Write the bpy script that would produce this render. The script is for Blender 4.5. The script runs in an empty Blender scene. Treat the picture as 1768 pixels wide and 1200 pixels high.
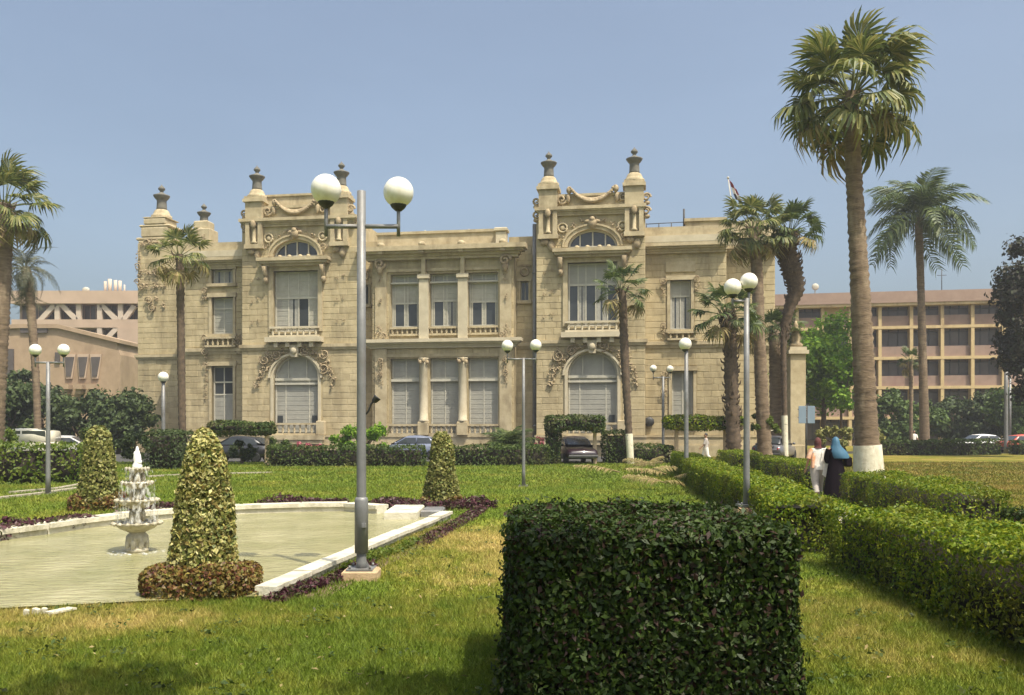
import bpy, bmesh, math, random
import numpy as np
from mathutils import Vector, Matrix, noise

random.seed(7)
rng = np.random.default_rng(7)
SC = bpy.context.scene
COL = SC.collection
R = math.radians
PI = math.pi

# ------------------------------------------------------------------ camera, sky, sun, exposure
F, CX, HY, EYE = 1531.0, 884.0, 742.0, 1.8       # focal length and horizon in photo pixels, eye height in metres
cam_d = bpy.data.cameras.new('camera')
cam = bpy.data.objects.new('camera', cam_d)
COL.objects.link(cam)
cam.location = (0, 0, EYE)
cam.rotation_euler = (R(90), 0, 0)
cam_d.sensor_width = 36.0
cam_d.lens = 36.0 * F / 1768.0
cam_d.shift_y = (HY - 600.0) / 1768.0
cam_d.clip_start = 0.1
cam_d.clip_end = 3000
SC.camera = cam

SUN_DIR = Vector((0.33, -0.40, 1.0)).normalized()
world = bpy.data.worlds.new('World')
SC.world = world
world.use_nodes = True
wn = world.node_tree.nodes
bg = wn['Background']
sky = wn.new('ShaderNodeTexSky')
sky.sky_type = 'NISHITA'
sky.sun_disc = False
sky.sun_elevation = math.asin(SUN_DIR.z)
sky.sun_rotation = math.atan2(SUN_DIR.x, SUN_DIR.y)
sky.altitude = 0
sky.air_density = 1.0
sky.dust_density = 6.0
sky.ozone_density = 3.0
hs = wn.new('ShaderNodeHueSaturation')          # dusty city air: a paler blue
hs.inputs['Saturation'].default_value = 0.80
world.node_tree.links.new(sky.outputs[0], hs.inputs['Color'])
tn = wn.new('ShaderNodeMix'); tn.data_type = 'RGBA'; tn.blend_type = 'MULTIPLY'
tn.inputs['Factor'].default_value = 1.0; tn.inputs['B'].default_value = (0.99, 1.025, 1.0, 1)
world.node_tree.links.new(hs.outputs[0], tn.inputs['A'])
tcw = wn.new('ShaderNodeTexCoord'); nzw = wn.new('ShaderNodeTexNoise')      # faintly uneven haze
nzw.inputs['Scale'].default_value = 2.2; nzw.inputs['Detail'].default_value = 4
mpw = wn.new('ShaderNodeMapping'); mpw.inputs['Scale'].default_value = (1, 1, 2.6)
mrw = wn.new('ShaderNodeMapRange'); mrw.inputs['From Min'].default_value = 0.3; mrw.inputs['From Max'].default_value = 0.7; mrw.inputs['To Min'].default_value = 0.95; mrw.inputs['To Max'].default_value = 1.06
vsw = wn.new('ShaderNodeVectorMath'); vsw.operation = 'SCALE'
WL = world.node_tree.links
WL.new(tcw.outputs['Generated'], mpw.inputs['Vector']); WL.new(mpw.outputs[0], nzw.inputs['Vector']); WL.new(nzw.outputs[0], mrw.inputs['Value'])
WL.new(tn.outputs['Result'], vsw.inputs[0]); WL.new(mrw.outputs[0], vsw.inputs['Scale'])
WL.new(vsw.outputs[0], bg.inputs[0])
bg.inputs[1].default_value = 0.117

sun_d = bpy.data.lights.new('sun', 'SUN')
sun_d.energy = 3.8
sun_d.angle = R(0.6)
sun_d.color = (1.0, 0.92, 0.77)
sun = bpy.data.objects.new('sun', sun_d)
COL.objects.link(sun)
sun.rotation_euler = SUN_DIR.to_track_quat('Z', 'Y').to_euler()

SC.view_settings.view_transform = 'Standard'
SC.view_settings.look = 'None'
SC.view_settings.exposure = 0.8
SC.view_settings.gamma = 1.0
SC.view_settings.use_curve_mapping = False
SC.cycles.max_bounces = 6
SC.cycles.diffuse_bounces = 3
SC.cycles.glossy_bounces = 3
SC.cycles.transmission_bounces = 4
SC.cycles.transparent_max_bounces = 8

# ------------------------------------------------------------------ helpers
def G(px, py, z=0.0):
    """ground point (height z) seen at a photo pixel"""
    y = (EYE - z) * F / (py - HY)
    return Vector(((px - CX) / F * y, y, z))

def P(px, py, y):
    """point at distance y seen at a photo pixel"""
    return Vector(((px - CX) / F * y, y, EYE + (HY - py) / F * y))

def tag(o, label=None, cat=None, group=None, kind=None):
    if label: o['label'] = label
    if cat: o['category'] = cat
    if group: o['group'] = group
    if kind: o['kind'] = kind
    return o

def thing(name, label, cat, loc=(0, 0, 0), rz=0.0, group=None):
    o = bpy.data.objects.new(name, None)
    COL.objects.link(o)
    o.location = loc
    o.rotation_euler = (0, 0, rz)
    o.empty_display_size = 0.2
    return tag(o, label, cat, group)

def link_mesh(name, me, mat=None, parent=None, loc=None):
    if mat is not None and not me.materials:
        for m in (mat if isinstance(mat, (list, tuple)) else [mat]):
            me.materials.append(m)
    o = bpy.data.objects.new(name, me)
    COL.objects.link(o)
    if parent is not None: o.parent = parent
    if loc is not None: o.location = loc
    return o

class MB:
    """collects simple shapes and links them as one mesh object"""
    def __init__(s):
        s.v, s.f, s.m, s.sm = [], [], [], []
    def add(s, vs, fs, mi=0, smooth=False):
        b = len(s.v)
        s.v.extend([tuple(v) for v in vs])
        for f in fs:
            s.f.append([i + b for i in f]); s.m.append(mi); s.sm.append(smooth)
        return s
    def box(s, x0, y0, z0, x1, y1, z1, mi=0, bev=0.0):
        if bev <= 0:
            v = [(x0,y0,z0),(x1,y0,z0),(x1,y1,z0),(x0,y1,z0),(x0,y0,z1),(x1,y0,z1),(x1,y1,z1),(x0,y1,z1)]
            return s.add(v, [(0,3,2,1),(4,5,6,7),(0,1,5,4),(1,2,6,5),(2,3,7,6),(3,0,4,7)], mi)
        b = bev
        loops = []
        for z, i in ((z0, b), (z0 + b, 0), (z1 - b, 0), (z1, b)):
            loops.append([(x0+i,y0+i,z),(x1-i,y0+i,z),(x1-i,y1-i,z),(x0+i,y1-i,z)])
        v = [p for l in loops for p in l]
        f = [(3,2,1,0),(12,13,14,15)]
        for k in range(3):
            for i in range(4):
                j = (i+1) % 4
                f.append((k*4+i, k*4+j, k*4+4+j, k*4+4+i))
        return s.add(v, f, mi)
    def tube(s, pts, rad, n=8, mi=0, smooth=True, cap=True):
        pts = [Vector(p) for p in pts]
        if not isinstance(rad, (list, tuple)): rad = [rad] * len(pts)
        vs, fs = [], []
        up = Vector((0, 0, 1))
        prev = None
        for i, p in enumerate(pts):
            a = pts[max(i-1, 0)]; b = pts[min(i+1, len(pts)-1)]
            t = (b - a)
            t = t.normalized() if t.length > 1e-9 else Vector((0,0,1))
            if prev is None:
                ref = Vector((1,0,0)) if abs(t.z) > 0.9 else up
                x = t.cross(ref).normalized()
            else:
                x = (prev - t * prev.dot(t))
                x = x.normalized() if x.length > 1e-6 else t.orthogonal().normalized()
            prev = x
            y = t.cross(x)
            for k in range(n):
                a_ = 2*PI*k/n
                vs.append(p + (x*math.cos(a_) + y*math.sin(a_)) * rad[i])
        for i in range(len(pts)-1):
            for k in range(n):
                k2 = (k+1) % n
                fs.append((i*n+k, i*n+k2, (i+1)*n+k2, (i+1)*n+k))
        s.add(vs, fs, mi, smooth)
        if cap:
            s.add(vs[:n], [tuple(range(n))[::-1]], mi)
            s.add(vs[-n:], [tuple(range(n))], mi)
        return s
    def lathe(s, prof, n=16, c=(0,0,0), mi=0, smooth=True):
        vs, fs = [], []
        for r, z in prof:
            for k in range(n):
                a = 2*PI*k/n
                vs.append((c[0] + r*math.cos(a), c[1] + r*math.sin(a), c[2] + z))
        for i in range(len(prof)-1):
            for k in range(n):
                k2 = (k+1) % n
                fs.append((i*n+k, i*n+k2, (i+1)*n+k2, (i+1)*n+k))
        fs.append(tuple(range(n))[::-1]); fs.append(tuple(range((len(prof)-1)*n, len(prof)*n)))
        return s.add(vs, fs, mi, smooth)
    def prism(s, poly, y0, y1, mi=0):
        """polygon of (x, z) extruded along y"""
        n = len(poly)
        vs = [(x, y0, z) for x, z in poly] + [(x, y1, z) for x, z in poly]
        fs = [tuple(range(n)), tuple(range(n, 2*n))[::-1]]
        for i in range(n):
            j = (i+1) % n
            fs.append((i, i+n, j+n, j))
        return s.add(vs, fs, mi)
    def slab(s, poly, z0, z1, mi=0):
        """polygon of (x, y) extruded along z"""
        n = len(poly)
        vs = [(p[0], p[1], z0) for p in poly] + [(p[0], p[1], z1) for p in poly]
        fs = [tuple(range(n))[::-1], tuple(range(n, 2*n))]
        for i in range(n):
            j = (i+1) % n
            fs.append((i, j, j+n, i+n))
        return s.add(vs, fs, mi)
    def ball(s, c, r, n=10, m=7, mi=0, rot=None):
        if not isinstance(r, (list, tuple)): r = (r, r, r)
        c = Vector(c)
        vs, fs = [], []
        for i in range(m+1):
            t = PI*i/m
            for k in range(n):
                a = 2*PI*k/n
                q = Vector((r[0]*math.sin(t)*math.cos(a), r[1]*math.sin(t)*math.sin(a), r[2]*math.cos(t)))
                if rot is not None: q = rot @ q
                vs.append(c + q)
        for i in range(m):
            for k in range(n):
                k2 = (k+1) % n
                fs.append((i*n+k, (i+1)*n+k, (i+1)*n+k2, i*n+k2))
        return s.add(vs, fs, mi, True)
    def mesh(s, name, mat=None, fix=True):
        me = bpy.data.meshes.new(name)
        me.from_pydata(s.v, [], s.f)
        me.polygons.foreach_set('material_index', s.m)
        me.polygons.foreach_set('use_smooth', s.sm)
        if fix:
            b = bmesh.new(); b.from_mesh(me)
            bmesh.ops.remove_doubles(b, verts=b.verts, dist=1e-5)
            bmesh.ops.recalc_face_normals(b, faces=b.faces)
            b.to_mesh(me); b.free()
        if mat is not None:
            for m in (mat if isinstance(mat, (list, tuple)) else [mat]): me.materials.append(m)
        me.update()
        return me
    def build(s, name, mat, parent=None, loc=None, fix=True):
        return link_mesh(name, s.mesh(name, mat, fix), None, parent, loc)

def np_mesh(name, V, Q, mats, mi=None, smooth=False):
    """mesh from numpy arrays; Q is (n,3) or (n,4)"""
    me = bpy.data.meshes.new(name)
    k = Q.shape[1]
    me.vertices.add(len(V)); me.vertices.foreach_set('co', np.asarray(V, np.float32).ravel())
    me.loops.add(Q.size); me.loops.foreach_set('vertex_index', np.asarray(Q, np.int32).ravel())
    me.polygons.add(len(Q))
    me.polygons.foreach_set('loop_start', np.arange(0, Q.size, k, dtype=np.int32))
    me.polygons.foreach_set('loop_total', np.full(len(Q), k, np.int32))
    if mi is not None: me.polygons.foreach_set('material_index', np.asarray(mi, np.int32))
    me.update(calc_edges=True)
    me.validate()
    for m in (mats if isinstance(mats, (list, tuple)) else [mats]): me.materials.append(m)
    return me

# ------------------------------------------------------------------ materials
def _nt(name):
    m = bpy.data.materials.new(name)
    m.use_nodes = True
    return m, m.node_tree.nodes, m.node_tree.links, m.node_tree.nodes['Principled BSDF']

def rgb(c): return (c[0], c[1], c[2], 1.0)

def ramp(N, stops):
    r = N.new('ShaderNodeValToRGB')
    el = r.color_ramp.elements
    while len(el) < len(stops): el.new(0.5)
    for e, (p, c) in zip(el, stops):
        e.position = p; e.color = rgb(c)
    return r

def mat(name, col, col2=None, rough=0.8, scale=3.0, bump=0.0, bscale=40.0, metal=0.0, stain=None, stain_scale=0.6, spec=0.4, zs=1.0):
    """plain surface: two-tone noise, optional large stains, fine relief"""
    m, N, L, B = _nt(name)
    B.inputs['Roughness'].default_value = rough
    B.inputs['Metallic'].default_value = metal
    B.inputs['Specular IOR Level'].default_value = spec
    tc = N.new('ShaderNodeTexCoord')
    col2 = col2 or tuple(c*0.8 for c in col)
    n = N.new('ShaderNodeTexNoise'); n.inputs['Scale'].default_value = scale; n.inputs['Detail'].default_value = 6; n.inputs['Roughness'].default_value = 0.65
    mz = N.new('ShaderNodeMapping'); mz.inputs['Scale'].default_value = (1, 1, zs); L.new(tc.outputs['Object'], mz.inputs['Vector'])
    L.new(mz.outputs[0], n.inputs['Vector'])
    r = ramp(N, [(0.3, col2), (0.7, col)])
    L.new(n.outputs[0], r.inputs[0])
    out = r.outputs[0]
    if stain:
        n2 = N.new('ShaderNodeTexNoise'); n2.inputs['Scale'].default_value = stain_scale; n2.inputs['Detail'].default_value = 8; n2.inputs['Roughness'].default_value = 0.7
        mp = N.new('ShaderNodeMapping'); mp.inputs['Scale'].default_value = (1, 1, 0.35)
        L.new(tc.outputs['Object'], mp.inputs['Vector']); L.new(mp.outputs[0], n2.inputs['Vector'])
        r2 = ramp(N, [(0.52, (0, 0, 0)), (0.72, (1, 1, 1))])
        L.new(n2.outputs[0], r2.inputs[0])
        mx = N.new('ShaderNodeMix'); mx.data_type = 'RGBA'
        L.new(r2.outputs[0], mx.inputs['Factor']); L.new(out, mx.inputs['A']); mx.inputs['B'].default_value = rgb(stain)
        out = mx.outputs['Result']
    L.new(out, B.inputs['Base Color'])
    if bump:
        n3 = N.new('ShaderNodeTexNoise'); n3.inputs['Scale'].default_value = bscale; n3.inputs['Detail'].default_value = 5
        L.new(mz.outputs[0], n3.inputs['Vector'])
        bp = N.new('ShaderNodeBump'); bp.inputs['Strength'].default_value = bump; bp.inputs['Distance'].default_value = 0.03
        L.new(n3.outputs[0], bp.inputs['Height']); L.new(bp.outputs[0], B.inputs['Normal'])
    return m

def leafmat(name, cols, rough=0.5, trans=0.25, spec=0.35, patch=0.0, patch_col=(0.2, 0.18, 0.05), patch_scale=1.3):
    """each leaf takes its own tint of a ramp; light passes through a little"""
    m, N, L, B = _nt(name)
    g = N.new('ShaderNodeNewGeometry')
    k = len(cols)
    r = ramp(N, [((i + 0.5) / k, c) for i, c in enumerate(cols)])
    L.new(g.outputs['Random Per Island'], r.inputs[0])
    out = r.outputs[0]
    if patch:
        tc = N.new('ShaderNodeTexCoord')
        n = N.new('ShaderNodeTexNoise'); n.inputs['Scale'].default_value = patch_scale; n.inputs['Detail'].default_value = 3
        L.new(tc.outputs['Object'], n.inputs['Vector'])
        r2 = ramp(N, [(0.48, (0, 0, 0)), (0.7, (patch, patch, patch))])
        L.new(n.outputs[0], r2.inputs[0])
        mx = N.new('ShaderNodeMix'); mx.data_type = 'RGBA'
        L.new(r2.outputs[0], mx.inputs['Factor']); L.new(out, mx.inputs['A']); mx.inputs['B'].default_value = rgb(patch_col)
        out = mx.outputs['Result']
    L.new(out, B.inputs['Base Color'])
    B.inputs['Roughness'].default_value = rough
    B.inputs['Specular IOR Level'].default_value = spec
    t = N.new('ShaderNodeBsdfTranslucent')
    L.new(out, t.inputs['Color'])
    mix = N.new('ShaderNodeMixShader'); mix.inputs[0].default_value = trans
    L.new(B.outputs[0], mix.inputs[1]); L.new(t.outputs[0], mix.inputs[2])
    L.new(mix.outputs[0], N['Material Output'].inputs['Surface'])
    return m

MT = {}
STONE = (0.50, 0.415, 0.255); STONE2 = (0.36, 0.29, 0.165)
MT['stone'] = mat('sandstone', STONE, STONE2, 0.9, 0.9, 0.25, 14, stain=(0.34, 0.25, 0.125), stain_scale=0.45)
MT['trim'] = mat('carved_sandstone', (0.49, 0.412, 0.265), (0.32, 0.255, 0.15), 0.88, 1.6, 0.3, 14, stain=(0.20, 0.155, 0.09), stain_scale=0.9)
MT['trim_light'] = mat('pale_limestone', (0.54, 0.475, 0.34), (0.40, 0.34, 0.23), 0.85, 1.3, 0.1, 20)
MT['orna'] = mat('weathered_carving', (0.42, 0.335, 0.205), (0.20, 0.145, 0.085), 0.9, 3.5, 0.3, 25)
MT['urn'] = mat('grey_weathered_stone', (0.17, 0.16, 0.13), (0.09, 0.085, 0.075), 0.9, 3.0, 0.2, 20)
MT['glass'] = mat('window_glass', (0.03, 0.036, 0.04), (0.05, 0.055, 0.06), 0.06, 0.8, spec=0.6)
MT['curtain'] = mat('pale_curtain', (0.36, 0.35, 0.31), (0.24, 0.23, 0.20), 0.9, 8)
MT['shutter'] = mat('grey_painted_shutter', (0.34, 0.33, 0.28), (0.27, 0.26, 0.225), 0.6, 1.2, stain=(0.20, 0.19, 0.17), stain_scale=0.5)
MT['shutter_light'] = mat('pale_blind', (0.42, 0.40, 0.33), (0.32, 0.30, 0.24), 0.7, 1.5, stain=(0.25, 0.23, 0.19))
MT['frame'] = mat('off_white_window_paint', (0.50, 0.47, 0.38), (0.36, 0.34, 0.28), 0.55, 3)
MT['pole'] = mat('galvanised_grey_steel', (0.22, 0.22, 0.215), (0.15, 0.15, 0.148), 0.5, 5, 0.1, 30, metal=0.25, stain=(0.16, 0.13, 0.10), stain_scale=2.5)
MT['dark_metal'] = mat('dark_iron', (0.05, 0.05, 0.05), (0.03, 0.03, 0.03), 0.55, 5)
MT['globe'] = mat('opal_globe', (0.80, 0.78, 0.70), (0.68, 0.65, 0.55), 0.30, 2.5, stain=(0.60, 0.55, 0.42), stain_scale=3.0)
MT['concrete'] = mat('warm_concrete', (0.50, 0.36, 0.21), (0.34, 0.23, 0.13), 0.9, 6, 0.3, 40)
MT['white_stone'] = mat('whitewashed_coping', (0.64, 0.60, 0.48), (0.42, 0.385, 0.28), 0.85, 4.5, 0.4, 22, stain=(0.26, 0.235, 0.145), stain_scale=2.2)
MT['marble'] = mat('wet_pale_marble', (0.52, 0.475, 0.36), (0.27, 0.235, 0.15), 0.4, 9, 0.3, 40)
MT['statue'] = mat('white_marble', (0.85, 0.84, 0.80), (0.72, 0.71, 0.66), 0.5, 7)
MT['bark'] = mat('tree_bark', (0.13, 0.09, 0.055), (0.07, 0.05, 0.03), 0.95, 8, 0.5, 30)
MT['palm_bark'] = mat('palm_bark', (0.23, 0.165, 0.105), (0.085, 0.06, 0.04), 0.95, 2.2, 0.9, 7, stain=(0.27, 0.21, 0.14), stain_scale=2.0, zs=5.0)
MT['palm_bark_red'] = mat('shaggy_palm_bark', (0.14, 0.098, 0.063), (0.05, 0.036, 0.026), 0.95, 6, 0.5, 18)
MT['whitewash'] = mat('trunk_whitewash', (0.70, 0.66, 0.53), (0.52, 0.47, 0.34), 0.9, 4, 0.4, 14, stain=(0.30, 0.24, 0.15), stain_scale=2.2)
MT['twig'] = mat('hedge_twigs', (0.030, 0.022, 0.014), (0.018, 0.014, 0.009), 0.95, 9)
MT['asphalt'] = mat('asphalt', (0.060, 0.058, 0.055), (0.045, 0.044, 0.042), 0.9, 2)
MT['path'] = mat('pale_path_paving', (0.36, 0.32, 0.24), (0.27, 0.235, 0.17), 0.9, 2)
MT['soil'] = mat('dry_soil', (0.17, 0.115, 0.065), (0.10, 0.07, 0.04), 0.95, 5, 0.4, 25)

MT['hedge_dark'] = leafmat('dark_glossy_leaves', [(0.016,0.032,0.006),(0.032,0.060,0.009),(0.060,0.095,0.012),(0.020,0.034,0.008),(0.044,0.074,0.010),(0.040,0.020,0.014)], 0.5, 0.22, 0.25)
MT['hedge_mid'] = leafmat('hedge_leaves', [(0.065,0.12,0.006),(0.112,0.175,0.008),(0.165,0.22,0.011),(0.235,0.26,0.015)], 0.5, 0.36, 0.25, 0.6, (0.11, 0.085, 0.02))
MT['hedge_far'] = leafmat('far_hedge_leaves', [(0.030,0.055,0.010),(0.050,0.082,0.014),(0.075,0.105,0.018)], 0.6, 0.2, 0.25, 0.6, (0.085, 0.06, 0.025))
MT['hedge_bright'] = leafmat('bright_hedge_leaves', [(0.07,0.115,0.012),(0.10,0.145,0.014),(0.135,0.165,0.02)], 0.55, 0.3, 0.3)
MT['gold'] = leafmat('golden_variegated_leaves', [(0.11,0.14,0.035),(0.26,0.26,0.07),(0.46,0.42,0.14),(0.58,0.53,0.24),(0.18,0.20,0.05),(0.36,0.33,0.09),(0.22,0.16,0.05)], 0.5, 0.25, 0.3)
MT['gold_far'] = leafmat('golden_leaves', [(0.14,0.165,0.04),(0.23,0.235,0.065),(0.36,0.34,0.11),(0.15,0.14,0.04)], 0.55, 0.25, 0.3)
MT['skirt'] = leafmat('bronze_leaves', [(0.13,0.045,0.02),(0.20,0.12,0.03),(0.10,0.10,0.02),(0.28,0.22,0.05),(0.075,0.018,0.022),(0.16,0.13,0.025)], 0.5, 0.25, 0.3)
MT['purple'] = leafmat('purple_leaves', [(0.060,0.018,0.026),(0.090,0.028,0.038),(0.040,0.014,0.020),(0.11,0.06,0.05),(0.06,0.07,0.02)], 0.5, 0.2, 0.3)
MT['tree_dark'] = leafmat('dark_tree_leaves', [(0.032,0.050,0.016),(0.050,0.074,0.022),(0.072,0.100,0.03)], 0.6, 0.2, 0.25)
MT['tree_mid'] = leafmat('tree_leaves', [(0.042,0.075,0.017),(0.066,0.108,0.022),(0.095,0.14,0.028)], 0.6, 0.25, 0.25)
MT['tree_bright'] = leafmat('bright_tree_leaves', [(0.085,0.19,0.012),(0.14,0.27,0.016),(0.20,0.32,0.022)], 0.6, 0.4, 0.25)
MT['tree_brown'] = leafmat('bronze_tree_leaves', [(0.030,0.028,0.020),(0.048,0.040,0.026),(0.034,0.044,0.02)], 0.6, 0.12, 0.2)
MT['pink'] = leafmat('pink_blossom', [(0.45,0.10,0.18),(0.38,0.07,0.11),(0.10,0.11,0.02),(0.50,0.2,0.22)], 0.6, 0.3, 0.2)
MT['frond'] = leafmat('palm_frond', [(0.06,0.085,0.022),(0.105,0.135,0.032),(0.165,0.18,0.045),(0.24,0.225,0.07)], 0.5, 0.32, 0.4)
MT['frond_dark'] = leafmat('dark_palm_frond', [(0.042,0.07,0.018),(0.07,0.105,0.026),(0.11,0.14,0.035)], 0.5, 0.28, 0.35)
MT['frond_dry'] = leafmat('dry_palm_frond', [(0.26,0.20,0.08),(0.38,0.31,0.15),(0.18,0.13,0.055),(0.20,0.19,0.06)], 0.7, 0.2, 0.2)
MT['frond_grey'] = leafmat('grey_palm_frond', [(0.070,0.078,0.045),(0.10,0.105,0.06),(0.13,0.13,0.08)], 0.6, 0.2, 0.25)

def stone_mat(name, c1, c2, stain, tint=0.16):
    """world-space sandstone: every block its own tint, streaky weather stains"""
    m, N, L, B = _nt(name)
    B.inputs['Roughness'].default_value = 0.92
    B.inputs['Specular IOR Level'].default_value = 0.25
    g = N.new('ShaderNodeNewGeometry'); oi = N.new('ShaderNodeObjectInfo')
    n = N.new('ShaderNodeTexNoise'); n.inputs['Scale'].default_value = 1.4; n.inputs['Detail'].default_value = 7; n.inputs['Roughness'].default_value = 0.7
    L.new(g.outputs['Position'], n.inputs['Vector'])
    r = ramp(N, [(0.3, c2), (0.68, c1)]); L.new(n.outputs[0], r.inputs[0])
    mp = N.new('ShaderNodeMapping'); mp.inputs['Scale'].default_value = (0.8, 0.8, 0.16); L.new(g.outputs['Position'], mp.inputs['Vector'])
    n2 = N.new('ShaderNodeTexNoise'); n2.inputs['Scale'].default_value = 1.0; n2.inputs['Detail'].default_value = 8; n2.inputs['Roughness'].default_value = 0.72
    L.new(mp.outputs[0], n2.inputs['Vector'])
    r2 = ramp(N, [(0.44, (0, 0, 0)), (0.70, (0.85, 0.85, 0.85))]); L.new(n2.outputs[0], r2.inputs[0])
    mx = N.new('ShaderNodeMix'); mx.data_type = 'RGBA'
    L.new(r2.outputs[0], mx.inputs['Factor']); L.new(r.outputs[0], mx.inputs['A']); mx.inputs['B'].default_value = rgb(stain)
    ad = N.new('ShaderNodeMath'); ad.operation = 'ADD'; L.new(g.outputs['Random Per Island'], ad.inputs[0]); L.new(oi.outputs['Random'], ad.inputs[1])
    fr = N.new('ShaderNodeMath'); fr.operation = 'FRACT'; L.new(ad.outputs[0], fr.inputs[0])
    mr = N.new('ShaderNodeMapRange'); mr.inputs['To Min'].default_value = 1 - tint; mr.inputs['To Max'].default_value = 1 + tint * 0.8; L.new(fr.outputs[0], mr.inputs['Value'])
    mu = N.new('ShaderNodeVectorMath'); mu.operation = 'SCALE'; L.new(mx.outputs['Result'], mu.inputs[0]); L.new(mr.outputs[0], mu.inputs['Scale'])
    L.new(mu.outputs[0], B.inputs['Base Color'])
    n3 = N.new('ShaderNodeTexNoise'); n3.inputs['Scale'].default_value = 9; n3.inputs['Detail'].default_value = 5; L.new(g.outputs['Position'], n3.inputs['Vector'])
    bp = N.new('ShaderNodeBump'); bp.inputs['Strength'].default_value = 0.35; bp.inputs['Distance'].default_value = 0.04
    L.new(n3.outputs[0], bp.inputs['Height']); L.new(bp.outputs[0], B.inputs['Normal'])
    return m
MT['stone'] = stone_mat('sandstone_blocks', STONE, STONE2, (0.22, 0.175, 0.10), 0.11)

def grass_group(N, L):
    """lawn colour by place: green, with dry straw-coloured patches for wear, one of them also for sunlight"""
    g = N.new('ShaderNodeNewGeometry')
    def nz(s, d=5, rgh=.6):
        n = N.new('ShaderNodeTexNoise'); n.inputs['Scale'].default_value = s; n.inputs['Detail'].default_value = d; n.inputs['Roughness'].default_value = rgh
        L.new(g.outputs['Position'], n.inputs['Vector']); return n.outputs[0]
    def op(k, a, b):
        n = N.new('ShaderNodeMath'); n.operation = k
        for i, q in enumerate((a, b)):
            if q is None: continue
            if isinstance(q, (int, float)): n.inputs[i].default_value = q
            else: L.new(q, n.inputs[i])
        return n.outputs[0]
    sx = N.new('ShaderNodeSeparateXYZ'); L.new(g.outputs['Position'], sx.inputs[0])
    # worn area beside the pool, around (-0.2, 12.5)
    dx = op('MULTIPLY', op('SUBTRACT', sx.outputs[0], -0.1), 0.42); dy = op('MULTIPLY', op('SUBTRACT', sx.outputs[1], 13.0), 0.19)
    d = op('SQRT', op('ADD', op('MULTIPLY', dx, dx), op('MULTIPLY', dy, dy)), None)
    worn_sunny = op('SUBTRACT', 1.0, d)
    worn_sunny = op('MULTIPLY', op('MAXIMUM', worn_sunny, 0.0), 0.62)
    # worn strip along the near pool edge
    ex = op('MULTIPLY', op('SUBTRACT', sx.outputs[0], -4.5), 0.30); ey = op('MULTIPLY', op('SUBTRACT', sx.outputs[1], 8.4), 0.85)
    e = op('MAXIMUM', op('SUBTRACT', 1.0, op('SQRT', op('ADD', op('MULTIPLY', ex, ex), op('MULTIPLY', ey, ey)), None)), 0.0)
    worn_sunny = op('ADD', worn_sunny, op('MULTIPLY', e, 0.45))
    qx = op('MULTIPLY', op('SUBTRACT', sx.outputs[0], 2.9), 0.62); qy = op('MULTIPLY', op('SUBTRACT', sx.outputs[1], 9.0), 0.30)  # yellower strip right of the box hedge: wear plus sunlight painted in
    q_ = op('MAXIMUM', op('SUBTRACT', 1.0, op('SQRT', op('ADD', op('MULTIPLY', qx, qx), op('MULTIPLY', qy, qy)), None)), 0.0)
    worn_sunny = op('ADD', worn_sunny, op('MULTIPLY', q_, 0.26))
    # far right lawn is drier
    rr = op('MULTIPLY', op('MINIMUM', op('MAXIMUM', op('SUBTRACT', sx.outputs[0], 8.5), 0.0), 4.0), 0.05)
    worn_sunny = op('ADD', worn_sunny, rr)
    patch = op('SUBTRACT', op('MULTIPLY', nz(0.45, 6), 1.3), 0.60)
    dry = op('ADD', worn_sunny, op('ADD', patch, op('ADD', op('MULTIPLY', op('SUBTRACT', nz(5.0, 4), 0.5), 0.9), op('MULTIPLY', op('SUBTRACT', nz(1.4, 5), 0.5), 0.5))))
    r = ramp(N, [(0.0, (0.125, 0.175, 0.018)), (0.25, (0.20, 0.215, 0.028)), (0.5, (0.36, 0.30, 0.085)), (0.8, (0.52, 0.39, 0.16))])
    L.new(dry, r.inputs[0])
    n5 = nz(22.0, 4, .7)
    mr = N.new('ShaderNodeMapRange'); mr.inputs['From Min'].default_value = 0.3; mr.inputs['From Max'].default_value = 0.7; mr.inputs['To Min'].default_value = 0.62; mr.inputs['To Max'].default_value = 1.3
    L.new(n5, mr.inputs['Value'])
    mu = N.new('ShaderNodeVectorMath'); mu.operation = 'SCALE'; L.new(r.outputs[0], mu.inputs[0]); L.new(mr.outputs[0], mu.inputs['Scale'])
    # the lawn right of the path is older, olive turf
    fx = N.new('ShaderNodeMapRange'); fx.inputs['From Min'].default_value = 7.5; fx.inputs['From Max'].default_value = 10.0; L.new(sx.outputs[0], fx.inputs['Value'])
    mo = N.new('ShaderNodeMix'); mo.data_type = 'RGBA'; mo.blend_type = 'MULTIPLY'; L.new(fx.outputs[0], mo.inputs['Factor']); L.new(mu.outputs[0], mo.inputs['A']); mo.inputs['B'].default_value = (0.80, 0.68, 0.72, 1)
    return g, mo.outputs['Result']

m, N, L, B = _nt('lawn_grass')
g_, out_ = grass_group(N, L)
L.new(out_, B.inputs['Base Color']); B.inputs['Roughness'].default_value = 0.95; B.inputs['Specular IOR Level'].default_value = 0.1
n_ = N.new('ShaderNodeTexNoise'); n_.inputs['Scale'].default_value = 35; n_.inputs['Detail'].default_value = 4; L.new(g_.outputs['Position'], n_.inputs['Vector'])
bp_ = N.new('ShaderNodeBump'); bp_.inputs['Strength'].default_value = 0.7; bp_.inputs['Distance'].default_value = 0.05
L.new(n_.outputs[0], bp_.inputs['Height']); L.new(bp_.outputs[0], B.inputs['Normal'])
MT['lawn'] = m
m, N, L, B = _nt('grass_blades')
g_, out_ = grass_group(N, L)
mr_ = N.new('ShaderNodeMapRange'); mr_.inputs['To Min'].default_value = 0.75; mr_.inputs['To Max'].default_value = 1.4; L.new(g_.outputs['Random Per Island'], mr_.inputs['Value'])
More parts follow.
